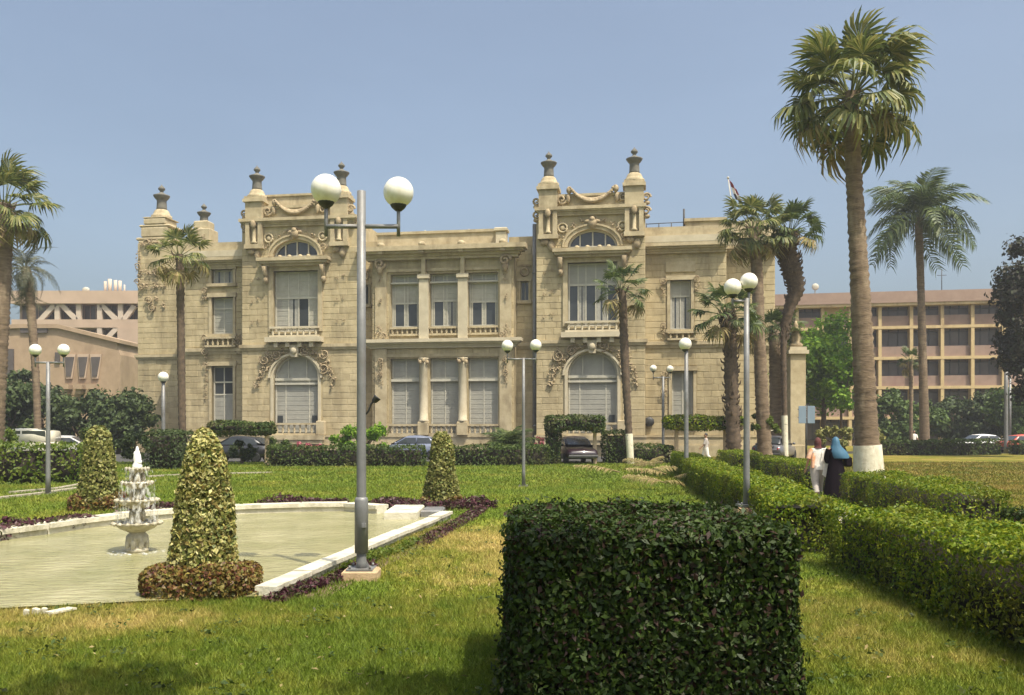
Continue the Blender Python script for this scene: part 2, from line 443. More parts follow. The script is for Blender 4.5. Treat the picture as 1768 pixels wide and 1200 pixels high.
mu_ = N.new('ShaderNodeVectorMath'); mu_.operation = 'SCALE'; L.new(out_, mu_.inputs[0]); L.new(mr_.outputs[0], mu_.inputs['Scale'])
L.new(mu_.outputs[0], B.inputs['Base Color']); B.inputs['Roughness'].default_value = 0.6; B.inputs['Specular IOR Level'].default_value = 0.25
t_ = N.new('ShaderNodeBsdfTranslucent'); L.new(mu_.outputs[0], t_.inputs['Color'])
mx_ = N.new('ShaderNodeMixShader'); mx_.inputs[0].default_value = 0.35
L.new(B.outputs[0], mx_.inputs[1]); L.new(t_.outputs[0], mx_.inputs[2]); L.new(mx_.outputs[0], N['Material Output'].inputs['Surface'])
MT['blade'] = m

m, N, L, B = _nt('murky_pool_water')
tc_ = N.new('ShaderNodeNewGeometry')
n_ = N.new('ShaderNodeTexNoise'); n_.inputs['Scale'].default_value = 0.9; n_.inputs['Detail'].default_value = 8; n_.inputs['Roughness'].default_value = 0.65; L.new(tc_.outputs['Position'], n_.inputs['Vector'])
r_ = ramp(N, [(0.28, (0.20, 0.20, 0.085)), (0.48, (0.265, 0.25, 0.125)), (0.7, (0.36, 0.335, 0.19))]); L.new(n_.outputs[0], r_.inputs[0]); L.new(r_.outputs[0], B.inputs['Base Color'])
B.inputs['Roughness'].default_value = 0.16; B.inputs['IOR'].default_value = 1.33
mp_ = N.new('ShaderNodeMapping'); mp_.inputs['Scale'].default_value = (1.3, 3.2, 1); L.new(tc_.outputs['Position'], mp_.inputs['Vector'])
w_ = N.new('ShaderNodeTexNoise'); w_.inputs['Scale'].default_value = 2.6; w_.inputs['Detail'].default_value = 4; w_.inputs['Distortion'].default_value = 0.6; L.new(mp_.outputs[0], w_.inputs['Vector'])
bp_ = N.new('ShaderNodeBump'); bp_.inputs['Strength'].default_value = 0.7; bp_.inputs['Distance'].default_value = 0.07
L.new(w_.outputs[0], bp_.inputs['Height']); L.new(bp_.outputs[0], B.inputs['Normal'])
MT['water'] = m
m, N, L, B = _nt('falling_water')
B.inputs['Base Color'].default_value = (0.80, 0.80, 0.76, 1); B.inputs['Roughness'].default_value = 0.25
tr_ = N.new('ShaderNodeBsdfTransparent'); mx_ = N.new('ShaderNodeMixShader')
g_ = N.new('ShaderNodeNewGeometry')
mp_ = N.new('ShaderNodeMapping'); mp_.inputs['Scale'].default_value = (1, 1, 0.42); L.new(g_.outputs['Position'], mp_.inputs['Vector'])
n_ = N.new('ShaderNodeTexNoise'); n_.inputs['Scale'].default_value = 26; n_.inputs['Detail'].default_value = 4; L.new(mp_.outputs[0], n_.inputs['Vector'])
r_ = ramp(N, [(0.46, (0.0, 0.0, 0.0)), (0.70, (0.6, 0.6, 0.6))]); L.new(n_.outputs[0], r_.inputs[0]); L.new(r_.outputs[0], mx_.inputs[0])
L.new(tr_.outputs[0], mx_.inputs[1]); L.new(B.outputs[0], mx_.inputs[2]); L.new(mx_.outputs[0], N['Material Output'].inputs['Surface'])
MT['falling'] = m
MT['ochre'] = mat('ochre_painted_frame', (0.54, 0.41, 0.215), (0.45, 0.335, 0.17), 0.8, 1.5, stain=(0.30, 0.20, 0.10))
MT['rose'] = mat('rose_plaster', (0.30, 0.21, 0.165), (0.23, 0.16, 0.125), 0.9, 1.0, stain=(0.22, 0.13, 0.11))
MT['roof_rose'] = mat('rose_roof_edge', (0.33, 0.23, 0.175), (0.26, 0.175, 0.135), 0.9, 1.0)
MT['peach'] = mat('peach_plaster', (0.46, 0.34, 0.25), (0.37, 0.275, 0.20), 0.9, 0.4)
MT['tan'] = mat('tan_brick', (0.37, 0.265, 0.175), (0.29, 0.205, 0.13), 0.9, 1.2, 0.2, 8, stain=(0.23, 0.16, 0.10), stain_scale=0.3)
MT['cream'] = mat('pale_rendered_strut', (0.52, 0.43, 0.34), (0.43, 0.35, 0.28), 0.85, 0.6)
MT['dark_window'] = mat('shaded_window_glass', (0.11, 0.092, 0.085), (0.07, 0.06, 0.056), 0.25, 0.7)
MT['tyre'] = mat('tyre_rubber', (0.02, 0.02, 0.02), (0.015, 0.015, 0.015), 0.8)
MT['chrome'] = mat('wheel_metal', (0.45, 0.45, 0.45), (0.3, 0.3, 0.3), 0.3, metal=0.8)
MT['light_glass'] = mat('headlight_glass', (0.75, 0.75, 0.72), (0.6, 0.6, 0.58), 0.1)
MT['red_glass'] = mat('tail_light_glass', (0.35, 0.01, 0.01), (0.25, 0.01, 0.01), 0.15)
MT['skin'] = mat('skin', (0.36, 0.20, 0.125), (0.30, 0.165, 0.10), 0.6, 8)
MT['white_cloth'] = mat('white_cotton', (0.74, 0.71, 0.64), (0.62, 0.59, 0.53), 0.9, 6, 0.3, 12)
MT['beige_cloth'] = mat('pale_grey_cotton', (0.42, 0.38, 0.34), (0.33, 0.295, 0.265), 0.9, 6, 0.3, 12)
MT['black_cloth'] = mat('black_cloth', (0.010, 0.006, 0.009), (0.006, 0.004, 0.006), 0.95, 4, 0.3, 10, spec=0.08)
MT['red_scarf'] = mat('maroon_scarf', (0.11, 0.032, 0.028), (0.065, 0.02, 0.018), 0.85, 6)
MT['orange_cloth'] = mat('orange_print_cloth', (0.60, 0.24, 0.09), (0.66, 0.50, 0.38), 0.85, 9)
MT['blue_cloth'] = mat('blue_veil_cloth', (0.045, 0.13, 0.20), (0.03, 0.09, 0.15), 0.6, 3)
MT['flag_red'] = mat('flag_red', (0.20, 0.03, 0.035), (0.14, 0.022, 0.026), 0.8)
MT['flag_white'] = mat('flag_white', (0.72, 0.70, 0.66), (0.6, 0.58, 0.55), 0.8)
MT['flag_black'] = mat('flag_black', (0.02, 0.02, 0.025), (0.015, 0.015, 0.018), 0.8)
MT['sign_back'] = mat('blue_grey_sign', (0.20, 0.26, 0.32), (0.15, 0.20, 0.25), 0.5, 2)
MT['light_wood'] = mat('bleached_post', (0.48, 0.36, 0.24), (0.35, 0.26, 0.17), 0.85, 5)
# ------------------------------------------------------------------ foliage generators
def unit(a):
    return a / np.maximum(np.linalg.norm(a, axis=1, keepdims=True), 1e-9)

def leaf_quads(Pn, Nn, size, ratio=0.5, jit=0.6, fold=0.25, srange=0.45, droop=0.0):
    """one folded kite-shaped leaf per point; returns vertices (4n,3), quads (n,4)"""
    n = len(Pn)
    N = unit(Nn + rng.normal(0, jit, (n, 3)))
    if droop: N = unit(N + np.array([0, 0, 0.0]))
    T = rng.normal(0, 1, (n, 3)) - np.array([0, 0, droop])
    T = unit(T - N * np.sum(T * N, axis=1, keepdims=True))
    S = np.cross(N, T)
    L = size * (1 - srange + 2 * srange * rng.random((n, 1)))
    W = L * ratio * 0.5
    base = Pn - T * L * 0.5
    tip = Pn + T * L * 0.5 - N * L * 0.12
    lf = Pn + S * W + N * W * fold - T * L * 0.05
    rt = Pn - S * W + N * W * fold - T * L * 0.05
    V = np.stack([base, rt, tip, lf], axis=1).reshape(-1, 3)
    Q = np.arange(4 * n).reshape(-1, 4)
    return V, Q

def lump(p, k, amp, seed):
    r = np.random.default_rng(seed)
    out = np.zeros(len(p))
    for i in range(5):
        d = r.normal(0, 1, 3); d /= np.linalg.norm(d)
        out += np.sin(p @ d * k * (0.6 + 0.3 * i) + r.random() * 6.28) / (1 + 0.4 * i)
    return out * amp / 2.2

def rbox_points(w, d, h, r, n, seed=0, bottom=False):
    """points and normals on a rounded box standing on z = 0"""
    g = np.random.default_rng(seed + 99)
    areas = np.array([w*h, w*h, d*h, d*h, w*d, w*d if bottom else 0.0])
    face = g.choice(6, n, p=areas/areas.sum())
    a = g.random(n); b = g.random(n)
    p = np.zeros((n, 3))
    X = (a - .5) * w; Yd = (a - .5) * d; Z = b * h; Y2 = (b - .5) * d
    for k in range(6):
        mk = face == k
        if k == 0: p[mk] = np.stack([X, np.full(n, -d/2), Z], 1)[mk]
        if k == 1: p[mk] = np.stack([X, np.full(n, d/2), Z], 1)[mk]
        if k == 2: p[mk] = np.stack([np.full(n, -w/2), Yd, Z], 1)[mk]
        if k == 3: p[mk] = np.stack([np.full(n, w/2), Yd, Z], 1)[mk]
        if k == 4: p[mk] = np.stack([X, Y2, np.full(n, h)], 1)[mk]
        if k == 5: p[mk] = np.stack([X, Y2, np.full(n, 0.0)], 1)[mk]
    lo = np.array([-w/2 + r, -d/2 + r, 0.0 if not bottom else r]); hi = np.array([w/2 - r, d/2 - r, h - r])
    c = np.clip(p, lo, hi)
    nn = unit(p - c)
    return c + nn * r, nn

BOXQ = np.array([(0,3,2,1),(4,5,6,7),(0,1,5,4),(1,2,6,5),(2,3,7,6),(3,0,4,7)])
def box_v(w, d, z0, z1):
    return np.array([(-w/2,-d/2,z0),(w/2,-d/2,z0),(w/2,d/2,z0),(-w/2,d/2,z0),(-w/2,-d/2,z1),(w/2,-d/2,z1),(w/2,d/2,z1),(-w/2,d/2,z1)])

def hedge(name, label, loc, w, d, h, leaf, n, m, rz=0.0, r=0.12, amp=0.05, seed=1, jit=0.6, depth=0.08, group=None, cat='hedge', inset=None, sprigs=0, ratio=0.5, taper=0.0, bend=None):
    """clipped hedge: leaf shell over a twiggy core, one mesh"""
    p, nn = rbox_points(w, d, h, r, n, seed)
    disp = lump(p, 4.5, amp, seed) + lump(p, 14.0, amp * 0.4, seed + 5) - depth * rng.random(len(p)) ** 1.5
    p = p + nn * disp[:, None]
    if sprigs:
        k = rng.random(len(p)) < sprigs
        p[k] += nn[k] * (rng.random(k.sum())[:, None] * leaf * 1.5)
    p[:, 2] = np.maximum(p[:, 2], leaf * 0.3)
    if taper:
        s = 1 + taper * (1 - p[:, 2:3] / h)
        p[:, :2] *= s
    V, Q = leaf_quads(p, nn, leaf, ratio=ratio, jit=jit)
    ins = inset if inset is not None else depth + amp * 0.8 + 0.02
    cv = box_v(w - 2*ins, d - 2*ins, 0.0, h - ins)
    CQ = BOXQ
    if bend:
        k = 24; xs = np.linspace(-w/2 + ins, w/2 - ins, k + 1); ring = cv[[0, 3, 7, 4]][:, 1:]
        cv = np.array([(x, *r_) for x in xs for r_ in ring])
        CQ = np.array([(i*4+j, i*4+(j+1) % 4, i*4+4+(j+1) % 4, i*4+4+j) for i in range(k) for j in range(4)] + [(0,1,2,3), (k*4,k*4+1,k*4+2,k*4+3)])
        V[:, 1] += bend(V[:, 0]); cv[:, 1] += bend(cv[:, 0])
    me = np_mesh(name, np.vstack([V, cv]), np.vstack([Q, CQ + len(V)]), [m, MT['twig']], np.r_[np.zeros(len(Q), int), np.ones(len(CQ), int)])
    o = link_mesh(name, me)
    o.location = loc; o.rotation_euler = (0, 0, rz)
    tag(o, label, cat, group)
    return o

def shag(t, path, rads, n, z0, seed, m):
    """old leaf bases standing out from the upper trunk"""
    g = random.Random(seed); b = MB()
    for i in range(n):
        k = g.randrange(len(path)-1); q = g.random()
        p = Vector(path[k]).lerp(Vector(path[k+1]), q)
        if p.z < z0: continue
        r_ = rads[min(k, len(rads)-1)]; a = g.uniform(0, 2*PI); o = Vector((math.cos(a), math.sin(a), 0)); L_ = g.uniform(.10, .22)
        b.tube([p + o*r_*.8, p + o*(r_ + L_*.5) + Vector((0, 0, .08)), p + o*(r_ + L_*.8) + Vector((0, 0, .26))], [.06, .045, .015], 4)
    b.build('leaf_bases', MT[m], t, fix=False)['kind'] = 'stuff'

def hedge_line(name, label, p0, p1, w, h, leaf, dens, m, seed, **kw):
    """hedge between two ground points (its centre line)"""
    a = Vector(p0[:2]).to_3d(); b = Vector(p1[:2]).to_3d()
    L = (b - a).length
    c = (a + b) / 2
    rz = math.atan2(b.y - a.y, b.x - a.x)
    area = 2*L*h + 2*w*h + L*w
    return hedge(name, label, c, L, w, h, leaf, int(area * dens), m, rz, seed=seed, **kw)

def clump_points(clumps, n, shell=0.55, squash=1.0):
    vol = np.array([c[3] ** 2 for c in clumps]); idx = rng.choice(len(clumps), n, p=vol / vol.sum())
    C = np.array([c[:3] for c in clumps])[idx]; Rr = np.array([c[3] for c in clumps])[idx]
    dr = unit(rng.normal(0, 1, (n, 3)))
    rad = Rr * (shell + (1 - shell) * rng.random(n)) * (1 + 0.22 * rng.normal(0, 1, n).clip(-1.5, 1.5))
    dv = dr * rad[:, None]; dv[:, 2] *= squash
    return C + dv, dr

def foliage(name, clumps, n, leaf, m, parent, shell=0.5, jit=0.8, ratio=0.6, squash=0.85, droop=0.0):
    p, nn = clump_points(clumps, n, shell, squash)
    nn = nn + np.array([0, 0, 0.35])
    V, Q = leaf_quads(p, nn, leaf, ratio=ratio, jit=jit, droop=droop)
    return link_mesh(name, np_mesh(name, V, Q, m), None, parent)

def grow_clumps(cx, cy, cz, rx, ry, rz_, n, rr, seed):
    g = random.Random(seed)
    out = []
    for i in range(n):
        while True:
            x, y, z = (g.uniform(-1, 1) for _ in range(3))
            if 0.25 < x*x + y*y + z*z < 1: break
        out.append((cx + x*rx, cy + y*ry, cz + z*rz_, rr * g.uniform(0.65, 1.25)))
    return out

def tree(name, label, base, trunk_h, trunk_r, crown, leaf, n, m, seed, cat='tree', group=None, bark='bark', nlimb=9, clump_n=22, clump_r=None, shell=0.45):
    """tree > trunk, crown; crown = (dz, rx, ry, rz) ellipsoid of leaf clumps"""
    t = thing(name, label, cat, base, 0, group)
    dz, rx, ry, rz_ = crown[:4]; ox, oy = crown[4:] or (0, 0)
    cl = grow_clumps(ox, oy, dz, rx, ry, rz_, clump_n, clump_r or min(rx, rz_) * 0.42, seed)
    g = random.Random(seed)
    b = MB()
    top = Vector((g.uniform(-.1, .1), g.uniform(-.1, .1), trunk_h))
    b.tube([(0,0,0), (0.03*trunk_h*g.uniform(-1,1), 0, trunk_h*0.5), top], [trunk_r*1.25, trunk_r, trunk_r*0.8], 8)
    for i in range(nlimb):
        c = Vector(cl[i % len(cl)][:3])
        mid = top.lerp(c, 0.5) + Vector((0, 0, -0.12 * (c - top).length))
        b.tube([top - Vector((0, 0, trunk_h*0.08)), mid, c], [trunk_r*0.6, trunk_r*0.35, trunk_r*0.12], 6)
    b.build('trunk', MT[bark], t, fix=False)
    foliage('crown', cl, n, leaf, m, t, shell)
    return t

# ------------------------------------------------------------------ palms
def fan_frond(seed, nseg=22, plen=1.45, flen=1.0, droop=0.35):
    """fan leaf along +x: stalk, then pointed blades with drooping tips"""
    g = random.Random(seed)
    b = MB()
    b.tube([(0,0,0), (plen*0.5,0,0.05), (plen,0,0)], [0.03, 0.022, 0.016], 4)
    for i in range(nseg):
        a = R(-118 + 236 * (i + 0.5) / nseg + g.uniform(-3, 3))
        L = flen * (0.72 + 0.28 * math.cos(a * 0.62)) * g.uniform(0.85, 1.1)
        w = 0.055 * g.uniform(0.8, 1.2)
        d = Vector((math.cos(a), math.sin(a), 0)); s = Vector((-math.sin(a), math.cos(a), 0))
        dr = droop * g.uniform(0.5, 1.7)
        o = Vector((plen, 0, 0))
        p0 = o + d * 0.02
        p1 = o + d * L * 0.5 + Vector((0, 0, -0.04 * dr + 0.03))
        p2 = o + d * L * 0.80 + Vector((0, 0, -0.32 * dr * L))
        p3 = o + d * L * (0.98 - 0.12 * dr) + Vector((0, 0, -0.75 * dr * L))
        up = Vector((0, 0, 0.03))
        vs = [p0, p1 - s*w + up, p1, p1 + s*w + up, p2 - s*w*0.7 + up*.5, p2, p2 + s*w*0.7 + up*.5, p3]
        b.add(vs, [(0,1,2),(0,2,3),(1,4,5,2),(2,5,6,3),(4,7,5),(5,7,6)])
    return b

def feather_frond(seed, L=3.6, n=42, arch=1.0, ll=0.55, wid=0.03):
    """feather leaf along +x arching up then down"""
    g = random.Random(seed)
    b = MB()
    pts = []
    for i in range(13):
        t = i / 12
        pts.append(Vector((L * (t - 0.18 * t**3 * arch), 0, L * (0.30 * t - 0.75 * arch * t**2.4))))
    b.tube(pts, [0.045 * (1 - 0.85 * i / 12) for i in range(13)], 4)
    for i in range(n):
        t = 0.12 + 0.87 * i / (n - 1)
        k = t * 12; j = min(int(k), 11); p = pts[j].lerp(pts[j+1], k - j)
        tan = (pts[j+1] - pts[j]).normalized()
        for sd in (-1, 1):
            l = ll * (math.sin(PI * (0.12 + 0.80 * t)) ** 0.6) * g.uniform(0.8, 1.15)
            out = (Vector((0, sd, 0)) * g.uniform(0.75, 1.0) + tan * 0.55 + Vector((0, 0, g.uniform(-0.35, 0.3)))).normalized()
            q1 = p + out * l * 0.55; q2 = p + out * l + Vector((0, 0, -0.55 * l))
            w = tan * wid * g.uniform(0.7, 1.2)
            b.add([p - w*0.5, p + w*0.5, q1 + w, q1 - w, q2], [(0,1,2,3),(3,2,4)])
    return b

FROND = {}
def frond_mesh(kind, i):
    k = (kind, i)
    if k not in FROND:
        if kind == 'fan': me = fan_frond(100 + i, droop=[0.25, 0.4, 0.6, 0.8][i]).mesh('fan_frond', MT['frond'], False)
        elif kind == 'fan_dark': me = fan_frond(200 + i, droop=[0.15, 0.3, 0.45, 0.6][i]).mesh('fan_frond', MT['frond_dark'], False)
        elif kind == 'fan_dry': me = fan_frond(300 + i, droop=0.9).mesh('fan_frond', MT['frond_dry'], False)
        elif kind == 'fan_grey': me = fan_frond(350 + i, droop=0.8).mesh('fan_frond', MT['frond_grey'], False)
        elif kind == 'feather': me = feather_frond(400 + i, arch=[0.8, 0.95, 1.1, 1.25][i], ll=1.0, wid=0.05).mesh('feather_frond', MT['frond_dark'], False)
        elif kind == 'feather_grey': me = feather_frond(500 + i, arch=[1.0, 1.15, 1.3, 1.45][i]).mesh('feather_frond', MT['frond_grey'], False)
        elif kind == 'feather_dry': me = feather_frond(600 + i, L=2.2, arch=0.25, ll=0.4).mesh('feather_frond', MT['frond_dry'], False)
        FROND[k] = me
    return FROND[k]

def palm_trunk(pts, rads, seed, step=0.13, rough=0.07, n=12):
    g = random.Random(seed)
    P_ = [Vector(p) for p in pts]
    seg = [(P_[i+1] - P_[i]).length for i in range(len(P_)-1)]
    tot = sum(seg); m = max(8, int(tot / step))
    out, rr = [], []
    for k in range(m + 1):
        s = tot * k / m; i = 0
        while i < len(seg) - 1 and s > seg[i]: s -= seg[i]; i += 1
        t = min(1, s / seg[i])
        a = P_[max(i-1, 0)]; b_ = P_[i]; c = P_[i+1]; d = P_[min(i+2, len(P_)-1)]
        q = 0.5*((2*b_) + (c-a)*t + (2*a-5*b_+4*c-d)*t*t + (3*b_-a-3*c+d)*t**3)
        out.append(q); rr.append((rads[i] + (rads[i+1]-rads[i])*t) * (1 + (rough if k % 2 else -rough) * g.uniform(0.4, 1.2)))
    b = MB()
    b.tube(out, rr, n)
    # jitter the bark
    b.v = [(x + g.uniform(-1,1)*0.012, y + g.uniform(-1,1)*0.012, z + g.uniform(-1,1)*0.02) for x, y, z in b.v]
    return b

def palm(label, base, path, rads, crown_r, nfr, kind, seed, dry=5, dry_kind='fan_dry', emin=-62, bark='palm_bark', paint=0.0, paint_r=None, name='palm_tree', boots=0, rough=0.07, flat=1.0, step=0.13):
    """palm > trunk, painted_base, frond (each); path relative to base, last point = heart of the crown"""
    t = thing(name, label, 'palm tree', base)
    palm_trunk(path, rads, seed, rough=rough, step=step).build('trunk', MT[bark], t, fix=False)
    g = random.Random(seed)
    if paint > 0:
        b = MB()
        r0 = paint_r or rads[0] * 1.06
        p0 = Vector(path[0]); d = (Vector(path[1]) - p0)
        pp, pr = [], []
        for i in range(len(path)-1):
            a_, c_ = Vector(path[i]), Vector(path[i+1])
            for k in range(6):
                z_ = a_.z + (c_.z - a_.z)*k/6
                if z_ <= paint and (not pp or z_ > pp[-1].z + .02):
                    pp.append(a_.lerp(c_, k/6)); pr.append((rads[min(i, len(rads)-1)]*(1-k/6) + rads[min(i+1, len(rads)-1)]*k/6)*1.15 + (.06*r0 if z_ < .2 else 0))
        pe = pp[-1] + (Vector(path[1]) - p0).normalized()*.05; pp.append(pe); pr.append(pr[-1]*.985)
        b.tube(pp, pr, 18)
        b.v = [(x*(1+g.uniform(-.012,.012)), y*(1+g.uniform(-.012,.012)), z) for x, y, z in b.v]
        b.build('painted_base', MT['whitewash'], t, fix=False)
    top = Vector(path[-1])
    base_len = {'fan': 2.3, 'fan_dark': 2.3, 'feather': 3.4, 'feather_grey': 3.4}[kind]
    if boots:
        b = MB()
        tan = (Vector(path[-1]) - Vector(path[-2])).normalized()
        for i in range(boots):
            a = g.uniform(0, 2*PI); h = g.uniform(0, min(boots * 0.03, (Vector(path[-1]) - Vector(path[-2])).length + .3))
            p = top - tan * (h + 0.1); o = Vector((math.cos(a), math.sin(a), 0)); r_ = rads[-1]
            b.tube([p + o * r_ * 0.8, p + o * (r_ + 0.10) + Vector((0, 0, 0.10)), p + o * (r_ + 0.2) + Vector((0, 0, 0.30))], [0.05, 0.04, 0.02], 4)
        b.build('leaf_bases', MT[bark], t, fix=False)['kind'] = 'stuff'
    for i in range(nfr):
        u = (i + 0.5) / nfr
        az = i * 2.399963 + g.uniform(-.3, .3)
        el = R(82 + (emin - 82) * u ** 0.85 + g.uniform(-9, 9))
        vi = min(3, int(u * 4)) if g.random() < 0.7 else g.randrange(4)
        isdry = i >= nfr - dry
        me = frond_mesh(dry_kind if isdry else kind, vi % 4)
        o = bpy.data.objects.new('frond', me); COL.objects.link(o); o.parent = t
        s = crown_r / base_len * g.uniform(0.78, 1.14)
        o.scale = (s, s, s)
        q = Matrix.Rotation(az, 4, 'Z') @ Matrix.Rotation(-el, 4, 'Y') @ Matrix.Rotation(g.uniform(-.5, .5), 4, 'X')
        o.matrix_local = Matrix.Translation(top + Vector((math.cos(az), math.sin(az), 0)) * rads[-1] * 0.5 + Vector((0, 0, -0.25 * u * crown_r * 0.4))) @ q @ Matrix.Scale(s, 4)
    return t

def palm_px(label, y, trunk_px, crown_px, crown_r_px, nfr, kind, seed, **kw):
    """palm surveyed from the photo: trunk_px = [(px, py, width_px)...] upward at distance y"""
    base = P(trunk_px[0][0], trunk_px[0][1], y); base.z = 0
    path, rads = [Vector((0, 0, 0))], [trunk_px[0][2] / 2 / F * y]
    for px, py, w in trunk_px[1:]:
        path.append(P(px, py, y) - base); rads.append(w / 2 / F * y)
    path.append(P(*crown_px, y) - base); rads.append(rads[-1] * 0.9)
    sg_ = kw.pop('shag_', None)
    t = palm(label, base, path, rads, crown_r_px / F * y, nfr, kind, seed, **kw)
    if sg_: shag(t, path, rads, sg_[0], sg_[1], seed, kw.get('bark', 'palm_bark'))
    return t
# ------------------------------------------------------------------ the palace
PA = Vector((-15.19, 62.5, 0.0)); PB = Vector((5.345, 59.3, 0.0))
PD = (PB - PA).normalized(); PN = Vector((-PD.y, PD.x, 0))      # along the front, and away from the viewer
def U(px, v=0.0):
    """distance along the front of the point seen at photo column px on the plane v metres behind the towers"""
    k = (px - CX) / F
    return (k * (PA.y + v * PN.y) - PA.x - v * PN.x) / (PD.x - k * PD.y)
palace = thing('palace', 'long two storey sandstone palace with two carved towers, arched windows and rooftop urns', 'palace', PA, math.atan2(PD.y, PD.x))

BLOCKS = []
def masonry(u0, u1, z0, z1, v, holes, h=0.43, ln=1.12, seed=0):
    g = random.Random(seed)
    nrow = max(1, round((z1 - z0) / h)); h = (z1 - z0) / nrow
    for r in range(nrow):
        a, b = z0 + r*h, z0 + (r+1)*h
        cuts = sorted((max(u0, q[0]), min(u1, q[1])) for q in holes if q[2] < b - 0.05 and q[3] > a + 0.05)
        cur = u0; runs = []
        for c0, c1 in cuts:
            if c0 > cur + 0.12: runs.append((cur, c0))
            cur = max(cur, c1)
        if u1 > cur + 0.12: runs.append((cur, u1))
        for x0, x1 in runs:
            L = x1 - x0
            n = max(1, round(L / ln)); w = L / n
            edges = [x0 + i*w + (0 if i in (0, n) else g.uniform(-.12, .12)) for i in range(n+1)]
            if n > 1 and r % 2:
                edges = [x0] + [x0 + (i + 0.5) * w + g.uniform(-.1, .1) for i in range(n)] + [x1]
            for e0, e1 in zip(edges, edges[1:]):
                BLOCKS.append((e0, e1, a, b, v, g.uniform(0.016, 0.032)))

def front(u0, u1, z0, z1, v, rects=(), arches=(), margin=0.22, stones=True, zs=None, thick=0.6, seed=0):
    """wall with openings; rects (u0,u1,z0,z1); arches (uc, half width, z0, spring, rise)"""
    op = list(rects) + [(a[0]-a[1], a[0]+a[1], a[2], a[3]+a[4]) for a in arches]
    us = sorted({u0, u1, *[q for o in op for q in o[:2]]}); zz = sorted({z0, z1, *[q for o in op for q in o[2:]]})
    b = MB()
    for i in range(len(us)-1):
        k = 0
        while k < len(zz)-1:
            cu = (us[i]+us[i+1])/2
            def free(kk): 
                cz = (zz[kk]+zz[kk+1])/2
                return not any(o[0] < cu < o[1] and o[2] < cz < o[3] for o in op)
            if free(k):
                k2 = k
                while k2 + 1 < len(zz)-1 and free(k2+1): k2 += 1
                b.box(us[i], v, zz[k], us[i+1], v+thick, zz[k2+1])
                k = k2 + 1
            else: k += 1
    for uc, a, zb, sp, rise in arches:
        n = 14
        for sd in (-1, 1):
            arc = [(uc + sd*a*math.cos(PI/2*i/n), sp + rise*math.sin(PI/2*i/n)) for i in range(n+1)]
            for p, q in zip(arc, arc[1:]):
                b.prism([p, q, (q[0], sp+rise), (p[0], sp+rise)], v, v+thick)
    b.build('wall', MT['stone'], palace)
    if stones:
        z_lo, z_hi = zs or (max(z0, 1.4), z1)
        holes = [(r[0]-margin, r[1]+margin, r[2]-margin*0.5, r[3]+margin) for r in rects]
        for uc, a, zb, sp, rise in arches:
            holes.append((uc-a-margin-.1, uc+a+margin+.1, zb, sp))
            for k in range(8):
                t0, t1 = rise*k/8, rise*(k+1)/8
                hw = a*math.sqrt(max(0, 1-(t0/rise)**2)) + margin + 0.12
                holes.append((uc-hw, uc+hw, sp+t0, sp+t1+(margin if k == 7 else 0)))
        masonry(u0, u1, z_lo, z_hi, v, holes, seed=seed)

def arch_band(b, uc, a, sp, rise, w, v0, v1, legs=0.0, n=18):
    ps = [(uc + (a)*math.cos(PI*i/n), sp + rise*math.sin(PI*i/n)) for i in range(n+1)]
    qs = [(uc + (a+w)*math.cos(PI*i/n), sp + (rise+w)*math.sin(PI*i/n)) for i in range(n+1)]
    for i in range(n):
        b.prism([ps[i], ps[i+1], qs[i+1], qs[i]], v0, v1)
    if legs:
        b.box(uc-a-w, v0, sp-legs, uc-a, v1, sp); b.box(uc+a, v0, sp-legs, uc+a+w, v1, sp)

def moulding(u0, u1, z0, z1, v, proj, steps=4, mat_='trim', name='cornice', ret=True):
    """stepped cornice growing outward towards its top"""
    b = MB()
    prof = [0.35, 0.5, 0.8, 1.0, 0.92][:steps+1]
    hs = [0, 0.22, 0.45, 0.62, 0.9, 1.0]
    for i in range(steps):
        p = proj * prof[i]
        b.box(u0 - (p if ret else 0), v - p, z0 + (z1-z0)*hs[i], u1 + (p if ret else 0), v + 0.3, z0 + (z1-z0)*(hs[i+1] if i < steps-1 else 1.0))
    return b.build(name, MT[mat_], palace)

def spiral(b, u, z, r, v, sd=1, turns=1.4, th=0.055, up=0.0):
    pts = []
    for i in range(18):
        t = i / 17
        a = up + sd * t * turns * 2 * PI
        rr = r * (1 - 0.8*t)
        pts.append((u + rr*math.cos(a), v - 0.06 - 0.08*t, z + rr*math.sin(a)))
    b.tube(pts, [th*(1-0.3*i/17) for i in range(18)], 5)

def carving(pts, size, v, seed, name='carved_ornament', curls=4, m='orna'):
    """cluster of carved leaves, fruit and scrolls following points (u, z)"""
    g = random.Random(seed)
    b = MB()
    for u, z in pts:
        for k in range(7):
            s = size * g.uniform(0.28, 0.75)
            rot = Matrix.Rotation(g.uniform(0, 2*PI), 3, 'Y') @ Matrix.Rotation(g.uniform(-.5, .5), 3, 'X')
            b.ball((u + g.uniform(-1,1)*size*0.9, v - size*g.uniform(0.1, 0.5), z + g.uniform(-1,1)*size*0.9), (s*0.75, s*0.35, s*0.32), 6, 5, rot=rot)
    for k in range(min((curls + 1) // 2, len(pts))):
        u, z = pts[int(k * len(pts) / max(1, (curls + 1) // 2))]
        spiral(b, u, z, size*1.5, v - size*0.3, g.choice((-1, 1)), th=size*0.22, up=g.uniform(0, 6))
    o = b.build(name, MT[m], palace, fix=False); o['kind'] = 'stuff'
    return o

